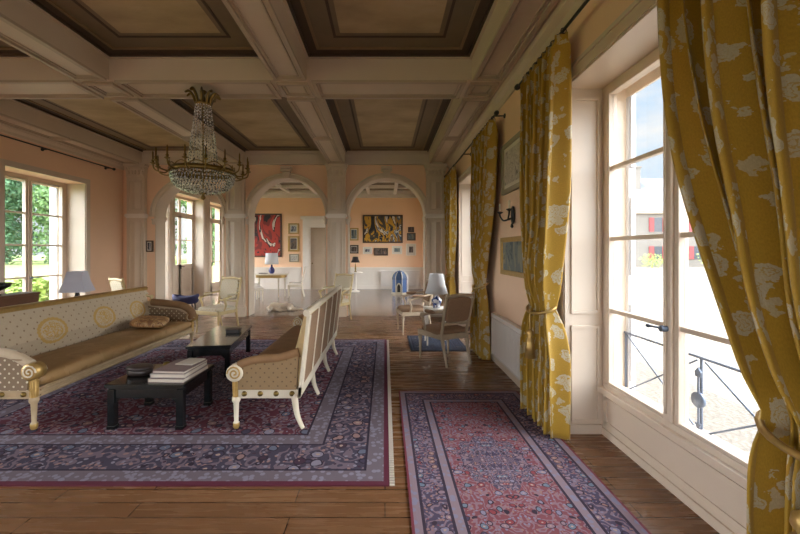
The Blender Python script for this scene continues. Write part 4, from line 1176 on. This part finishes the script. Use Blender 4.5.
# ------------------------------------------------------------------ coffee tables
def coffee_table(label, loc, rz, w, l, h=.40):
    r = thing('coffee_table', label, 'coffee table', loc, rz); hw, hl = w/2, l/2
    b = MB().box(-hw, hw, -hl, hl, h-.035, h); b.box(-hw+.02, hw-.02, -hl+.02, hl-.02, h-.05, h-.035); obj('tabletop', b, 'lacquer', r, .006)
    b = MB().box(-hw+.03, hw-.03, -hl+.03, -hl+.055, h-.13, h-.05); b.box(-hw+.03, hw-.03, hl-.055, hl-.03, h-.13, h-.05)
    b.box(-hw+.03, -hw+.055, -hl+.03, hl-.03, h-.13, h-.05); b.box(hw-.055, hw-.03, -hl+.03, hl-.03, h-.13, h-.05)
    for sx in (-1, 1):
        for sy in (-1, 1):
            b.prism([(sx*(hw-.07), h-.13), (sx*(hw-.12), h-.13), (sx*(hw-.07), h-.18)], min(sy*(hl-.03), sy*(hl-.055)), max(sy*(hl-.03), sy*(hl-.055)))
    obj('apron', b, 'lacquer', r, .003)
    for sx in (-1, 1):
        for sy in (-1, 1):
            b = MB(); x0, y0 = sx*(hw-.045), sy*(hl-.045)
            b.box(x0-.03, x0+.03, y0-.03, y0+.03, .03, h-.05); b.box(x0-.034, x0+.034, y0-.034, y0+.034, 0, .035); obj('leg', b, 'lacquer', r, .005)
    return r
coffee_table('square black lacquered coffee table holding books, nearest the camera', (-2.065, 3.55, .012), 0, .68, .60, .395)
coffee_table('long black lacquered coffee table in the middle between the far ends of the sofas', (-2.22, 5.2, .012), radians(8), .52, 1.25, .395)
zt = .408
def book(x, y, z, w, l, h, rz, cover, label):
    r = thing('book', label, 'book', (x, y, z), rz, None)
    b = MB().box(-w/2+.004, w/2-.004, -l/2+.004, l/2-.004, .004, h-.004); obj('pages', b, 'paper', r)
    b = MB().box(-w/2, w/2, -l/2, l/2, 0, .004); b.box(-w/2, w/2, -l/2, l/2, h-.004, h); b.box(-w/2, -w/2+.004, -l/2, l/2, 0, h); obj('cover', b, cover, r)
book(-1.89, 3.50, zt, .32, .42, .035, -.05, 'bookpink', 'large rose grey book, bottom of the stack on the near table')
book(-1.89, 3.51, zt+.035, .31, .40, .035, -.02, 'bookgrey', 'pale grey book in the middle of the stack on the near table')
book(-1.88, 3.51, zt+.07, .29, .38, .022, -.08, 'bookpink', 'thin grey book under the white card on the near table')
book(-1.84, 3.60, zt+.092, .17, .20, .008, -.15, 'paper', 'white booklet topping the book stack on the near table')
r = thing('oval_box', 'dark oval lidded box left of the books on the near table', 'box', (-2.27, 3.52, zt))
b = MB().sup((0, 0, .03), (.11, .08, .03), .9, 24, 8, .35); obj('box_body', b, 'bakelite', r)
b = MB().sup((0, 0, .065), (.115, .085, .022), .9, 24, 8, .5); obj('lid', b, 'bakelite', r)
r = thing('trinket_box', 'small brass pot behind the oval box on the near table', 'ornament', (-2.16, 3.76, zt))
b = MB().lathe([(.03, 0), (.035, .02), (.025, .045), (.0, .05)], (0, 0, 0), 14); obj('pot', b, 'brass', r)
b = MB().box(-.09, .09, -.06, .06, 0, .04); b.box(-.10, .10, -.07, .07, .04, .05)
tag(obj('casket', b, 'bakelite', None, .006), 'dark flat casket on the farther coffee table', 'box').location = (-2.13, 5.35, zt)
C.objects['casket'].rotation_euler = (0, 0, .1)

# ------------------------------------------------------------------ lamps and small tables
def lamp(label, loc, base_prof, basem, sh, shadem, z0, z1, r0, r1, square=False, seg=24, rz=0):
    r = thing('table_lamp', label, 'lamp', loc, rz)
    b = MB().lathe(base_prof, (0, 0, 0), 20); obj('base', b, basem, r)
    b = MB().tube([(0, 0, base_prof[-1][1]-.01), (0, 0, z1-.02)], .006, 6); obj('stem', b, 'brass', r)
    b = MB(); sg = 4 if square else seg
    pr = [(r0, z0), (r0*.38+r1*.62, z0+(z1-z0)*.5), (r1, z1), (r1-.004, z1), (r0*.38+r1*.62-.004, z0+(z1-z0)*.5), (r0-.004, z0)]
    b.lathe(pr, (0, 0, 0), sg, smooth=not square, cap=False)
    n_ = sg
    b.f += [[(5*n_+j), (5*n_+(j+1) % n_), ((j+1) % n_), j] for j in range(n_)]; b.mi += [0]*n_; b.sm += [False]*n_
    b.tube([(-r1, 0, z1-.02), (r1, 0, z1-.02)], .003, 5)
    obj('lamp_shade', b, shadem, r)
    return r
vase = [(.05, 0), (.06, .01), (.05, .03), (.085, .10), (.085, .13), (.04, .19), (.03, .22), (.04, .235), (.01, .24)]
# right side table with the blue and white lamp
r = thing('side_table', 'small white box-topped side table between the two right armchairs', 'side table', (.86, 6.35, .012))
b = MB().box(-.20, .20, -.20, .20, .50, .59); obj('tabletop', b, 'white', r, .006)
for sx in (-1, 1):
    for sy in (-1, 1):
        b = MB().tube([(sx*.17, sy*.17, 0), (sx*.17, sy*.17, .50)], [.012, .018], 8); obj('leg', b, 'white', r)
lamp('blue and white porcelain lamp with pale pleated shade by the right armchairs', (.86, 6.35, .602), vase, 'porcelain', 0, 'shade', .24, .57, .19, .115)
# console behind the left sofa
r = thing('console_table', 'brown wooden console behind the left sofa under the garden window', 'console', (-4.7, 5.0, 0))
b = MB().box(-.22, .22, -.75, .75, .74, .78); obj('tabletop', b, 'brownwood', r, .004)
b = MB().box(-.20, .20, -.72, .72, .64, .74); obj('apron', b, 'brownwood', r, .003)
for sx in (-1, 1):
    for sy in (-1, 1):
        b = MB().tube([(sx*.18, sy*.69, 0), (sx*.18, sy*.69, .66)], [.015, .028], 8); obj('leg', b, 'brownwood', r)
b = MB().box(-.13, .13, -.30, .30, 0, .22); b.box(-.14, .14, -.31, .31, .20, .23)
o = tag(obj('wooden_chest', b, 'brownwood', None, .005), 'reddish brown chest on the console at the left edge', 'box'); o.location = (-4.70, 4.72, .78)
r = thing('bowl', 'dark footed bowl on the brown chest at the left edge', 'bowl', (-4.70, 4.58, 1.01))
b = MB().lathe([(.05, 0), (.055, .01), (.025, .03), (.03, .05), (.13, .10), (.16, .15), (.15, .15), (.12, .11), (.0, .07)], (0, 0, 0), 24); obj('bowl_body', b, 'lacquer', r)
lamp('lamp with blue grey square shade behind the left sofa', (-4.55, 5.62, .78), [(.06, 0), (.06, .02), (.02, .04), (.035, .10), (.02, .18), (.01, .2)], 'bakelite', 0, 'shadeblue', .17, .47, .235, .13, True, rz=pi/4+.25)

# far table with lamp and chairs
r = thing('writing_table', 'ivory half-round table under the red painting in the far hall', 'table', (-3.88, 12.9, 0))
b = MB().prism([(.55*cos(a), -.34*sin(a)) for a in [pi*k/16 for k in range(17)]]+[(-.55, .2), (.55, .2)][::1], .745, .78, 'XY'); obj('tabletop', b, 'ivory', r)
b = MB().prism([(.50*cos(a), -.30*sin(a)) for a in [pi*k/16 for k in range(17)]]+[(-.50, .17), (.50, .17)], .65, .745, 'XY'); obj('apron', b, 'gold', r)
for (x, y) in ((-.45, .12), (.45, .12), (-.32, -.20), (.32, -.20)):
    b = MB().lathe([(.014, 0), (.024, .5), (.032, .56), (.028, .66)], (x, y, 0), 10); obj('leg', b, 'ivory', r)
lamp('lamp with white drum shade and blue base on the half-round table', (-3.86, 12.95, .78), [(.05, 0), (.09, .05), (.10, .12), (.07, .19), (.03, .25), (.03, .3), (.01, .31)], 'cobalt', 0, 'shade', .32, .70, .23, .20)
b = MB().sup((0, 0, .012), (.16, .10, .012), .8, 16, 6, .5); o = tag(obj('tray', b, 'bakelite'), 'dark tray on the half-round table, left of the lamp', 'tray'); o.location = (-4.15, 12.95, .78)
fc = armchair('white framed chair right of the half-round table, in the far hall', (-3.05, 12.9, 0), -radians(80), 'ivory', 'white', w=.5, d=.48, H=.98, arms=False, cat='chair', name='dining_chair')
dup(fc, (-4.05, 11.6, 0), radians(160), 'white framed chair in front of the half-round table, its back to the camera')
dup(fc, (-4.35, 12.35, 0), radians(100), 'white framed chair at the left of the half-round table, beside the pier')
# far right: pedestal with dark lamp
r = thing('pedestal_table', 'round white pedestal table against the far wall seen left in the right arch', 'side table', (-1.12, 14.4, 0))
b = MB().lathe([(.26, .72), (.27, .735), (.27, .75), (.0, .755)], (0, 0, 0), 24); obj('tabletop', b, 'white', r)
b = MB().lathe([(.16, 0), (.16, .04), (.05, .08), (.035, .3), (.055, .4), (.035, .6), (.08, .72)], (0, 0, 0), 16); obj('pedestal', b, 'white', r)
lamp('small lamp with dark brown shade on the white pedestal table', (-1.12, 14.4, .755), [(.06, 0), (.05, .02), (.02, .04), (.03, .12), (.015, .3)], 'brass', 0, 'dkshade', .36, .58, .17, .10)

# blue kennel with a domed roof
r = thing('pet_house', 'small blue domed pet house with arched doorway on the hall floor', 'pet house', (.54, 13.7, 0), radians(-12))
pts = [(.29*cos(pi/8+k*pi/4), .24*sin(pi/8+k*pi/4)) for k in range(8)]
b = MB().prism([(x*1.12, y*1.12) for x, y in pts], 0, .07, 'XY'); obj('plinth', b, 'ivory', r)
b = MB().prism(pts, .07, .52, 'XY'); bd = obj('body', b, mat('blue_panel', srgb(70, 100, 150), .5), r)
rg = [[(x*k, y*k, z) for x, y in pts] for (k, z) in ((1.05, .52), (1.02, .60), (.88, .70), (.6, .79), (.2, .84))]
b = MB().rings(rg, True, False); obj('dome', b, mat('blue_roof', srgb(52, 78, 116), .5), r)
b = MB()
for x, y in pts: b.tube([(x*1.02, y*1.02, .06), (x*1.02, y*1.02, .54), (x*1.04, y*1.04, .60), (x*.9, y*.9, .71), (x*.6, y*.6, .80)], .013, 6)
b.prism([(-.09, .07), (.09, .07), (.09, .30), (.06, .38), (0, .42), (-.06, .38), (-.09, .30)], -.245, -.222); obj('moulding', b, 'ivory', r)
b = MB().prism([(-.055, .09), (.055, .09), (.055, .28), (.035, .34), (0, .37), (-.035, .34), (-.055, .28)], -.25, -.24); obj('doorway', b, 'black', r)
b = MB().sup((0, 0, .86), (.03, .03, .03), .9, 10, 6); obj('finial', b, 'ivory', r)

# navy tub footstool in the hall
r = thing('footstool', 'navy blue tub stool on dark legs by the left hall doors', 'stool', (-5.45, 10.4, 0), .2)
rg = []
for k in range(25):
    a = 2*pi*k/24
b = MB()
prof = [(.27, .12), (.32, .16), (.34, .24), (.335, .30)]
for rr, z in prof: rg.append([(rr*cos(2*pi*k/24), rr*.75*sin(2*pi*k/24), z+(.07*abs(cos(2*pi*k/24))**2 if z > .2 else 0)) for k in range(24)])
for rr, z in [(.29, .30), (.27, .24)]: rg.append([(rr*cos(2*pi*k/24), rr*.75*sin(2*pi*k/24), z+(.07*abs(cos(2*pi*k/24))**2 if z > .26 else 0)) for k in range(24)])
b.rings(rg, True, True); obj('tub', b, 'blue', r)
b = MB().sup((0, 0, .27), (.26, .19, .045), .8, 20, 8); obj('seat', b, 'blue', r)
for sx in (-1, 1):
    for sy in (-1, 1):
        b = MB().tube([(sx*.21, sy*.14, 0), (sx*.18, sy*.12, .16)], [.015, .025], 8); obj('leg', b, 'black', r)

# ------------------------------------------------------------------ sleeping dog
dg = thing('dog', 'cream dog lying asleep on its side on the floor beyond the middle arch', 'dog', (-2.72, 9.85, 0), radians(8))
dg.scale = (.88, .88, .95)
b = MB()
def lp(p, q, r0, r1, n=7):
    p, q = Vector(p), Vector(q)
    for k in range(n):
        t = k/(n-1); c = p.lerp(q, t); rr = r0+(r1-r0)*t; b.blob(c, (rr, rr, rr), 2)
b.blob((-.14, .06, .11), (.20, .15, .115), 3); b.blob((.10, .10, .10), (.20, .13, .105), 3); b.blob((.26, .10, .09), (.12, .12, .10), 3)
lp((-.26, .02, .10), (-.30, -.08, .085), .085, .07)
b.blob((-.29, -.16, .075), (.075, .085, .072), 3); lp((-.28, -.22, .055), (-.26, -.30, .045), .045, .034)
b.blob((-.35, -.14, .09), (.02, .045, .055), 2); b.blob((-.22, -.13, .10), (.018, .045, .05), 2)
lp((-.10, -.05, .06), (.10, -.16, .035), .05, .028); lp((.10, -.16, .035), (.20, -.15, .028), .028, .028)
lp((-.14, -.04, .05), (-.02, -.20, .032), .05, .028); lp((-.02, -.20, .032), (.07, -.22, .028), .028, .028)
lp((.24, .03, .07), (.30, -.12, .04), .075, .04); lp((.30, -.12, .04), (.44, -.14, .03), .032, .028)
lp((.28, .05, .06), (.40, -.03, .035), .07, .035); lp((.40, -.03, .035), (.54, -.06, .028), .03, .027)
lp((.36, .12, .06), (.52, .10, .03), .035, .03); lp((.52, .10, .03), (.66, .04, .024), .03, .02)
bo = obj('body', b, 'fur', dg)
rm = bo.modifiers.new('remesh', 'REMESH'); rm.mode = 'VOXEL'; rm.voxel_size = .012; rm.use_smooth_shade = True
s2 = bo.modifiers.new('smooth', 'SMOOTH'); s2.iterations = 4; s2.factor = .5
b = MB().blob((-.258, -.335, .05), (.016, .012, .012), 2); obj('nose', b, 'darkfur', dg)
b = MB().blob((-.315, -.225, .10), (.009, .006, .005), 1); b.blob((-.245, -.225, .10), (.009, .006, .005), 1); obj('eye', b, 'darkfur', dg)

# ------------------------------------------------------------------ chandelier
cx, cy = -2.325, 4.86
ch = thing('chandelier', 'large crystal basket chandelier with gilt crown and candle arms', 'chandelier', (cx, cy, 0))
b = MB().lathe([(.03, 3.60), (.045, 3.59), (.03, 3.56), (.012, 3.55), (.012, 3.45)], (0, 0, 0), 14); b.tube([(0, 0, 3.5), (0, 0, 2.35)], .01, 6); obj('stem', b, 'brass', ch)
b = MB().lathe([(.085, 3.40), (.10, 3.405), (.10, 3.44), (.085, 3.445)], (0, 0, 0), 24)
for k in range(10):
    a = 2*pi*k/10; ca, sa = cos(a), sin(a)
    pts = spline([(.09*ca, .09*sa, 3.42), (.11*ca, .11*sa, 3.50), (.16*ca, .16*sa, 3.56), (.21*ca, .21*sa, 3.53)], 4)
    b.tube(pts, [.02, .03, .035, .038, .04, .04, .04, .038, .034, .028, .022, .018, .01], 6, flat=.3)
obj('crown', b, 'brass', ch)
NS = 18
for k in range(NS):
    a = 2*pi*k/NS; b = MB(); n = 21
    for q in range(n):
        t = q/(n-1); rr = .092+.085*sin(t*pi*.45)**1.3; z = 3.40-t*.83
        b.oct((rr*cos(a), rr*sin(a), z), .0105, .018)
    obj('crystal_strand', b, 'crystal', ch)
RZ = 2.56; RR = .375
b = MB().lathe([(RR-.012, RZ-.03), (RR+.012, RZ-.03), (RR+.018, RZ), (RR+.008, RZ+.03), (RR-.012, RZ+.03)], (0, 0, 0), 48, cap=False)
b.lathe([(.165, RZ+.02), (.185, RZ+.02), (.185, RZ+.05), (.165, RZ+.05)], (0, 0, 0), 32, cap=False)
for k in range(12):
    a = 2*pi*k/12; b.tube([(.175*cos(a), .175*sin(a), RZ+.03), (RR*cos(a), RR*sin(a), RZ)], .006, 5)
    b.tube(spline([(RR*cos(a+q), RR*sin(a+q), RZ+.03+.04*abs(sin(q*6))) for q in (0, .13, .26, .39, .52)], 2), .007, 5)
obj('ring', b, 'brass', ch)
for lev in range(9):
    t = lev/8; rr = RR*cos(t*pi/2*.93)**.8+.0; z = RZ-.045-.22*sin(t*pi/2)
    n = max(6, int(2*pi*rr/.040)); b = MB()
    for q in range(n):
        a = 2*pi*(q+.5*(lev % 2))/n; b.oct((rr*cos(a), rr*sin(a), z), .0135, .024)
    obj('crystal_row', b, 'crystal', ch)
b = MB().lathe([(.0, RZ-.36), (.025, RZ-.345), (.03, RZ-.325), (.02, RZ-.305), (.012, RZ-.29), (.05, RZ-.27), (.0, RZ-.26)], (0, 0, 0), 14); obj('finial', b, 'brass', ch)
for k in range(16):
    a = 2*pi*(k+.25)/16; ca, sa = cos(a), sin(a)
    b = MB().tube(spline([(RR*ca, RR*sa, RZ), (.43*ca, .43*sa, RZ-.05), (.53*ca, .53*sa, RZ-.02), (.55*ca, .55*sa, RZ+.05)], 5), .009, 6)
    b.lathe([(.012, RZ+.04), (.035, RZ+.055), (.03, RZ+.06), (.013, RZ+.065), (.018, RZ+.09), (.011, RZ+.10)], (.55*ca, .55*sa, 0), 10)
    a_ = obj('candle_arm', b, 'brass', ch)
    b = MB().lathe([(.010, RZ+.10), (.010, RZ+.18), (.004, RZ+.20), (.0, RZ+.21)], (.55*ca, .55*sa, 0), 8); obj('candle', b, 'brass', a_)
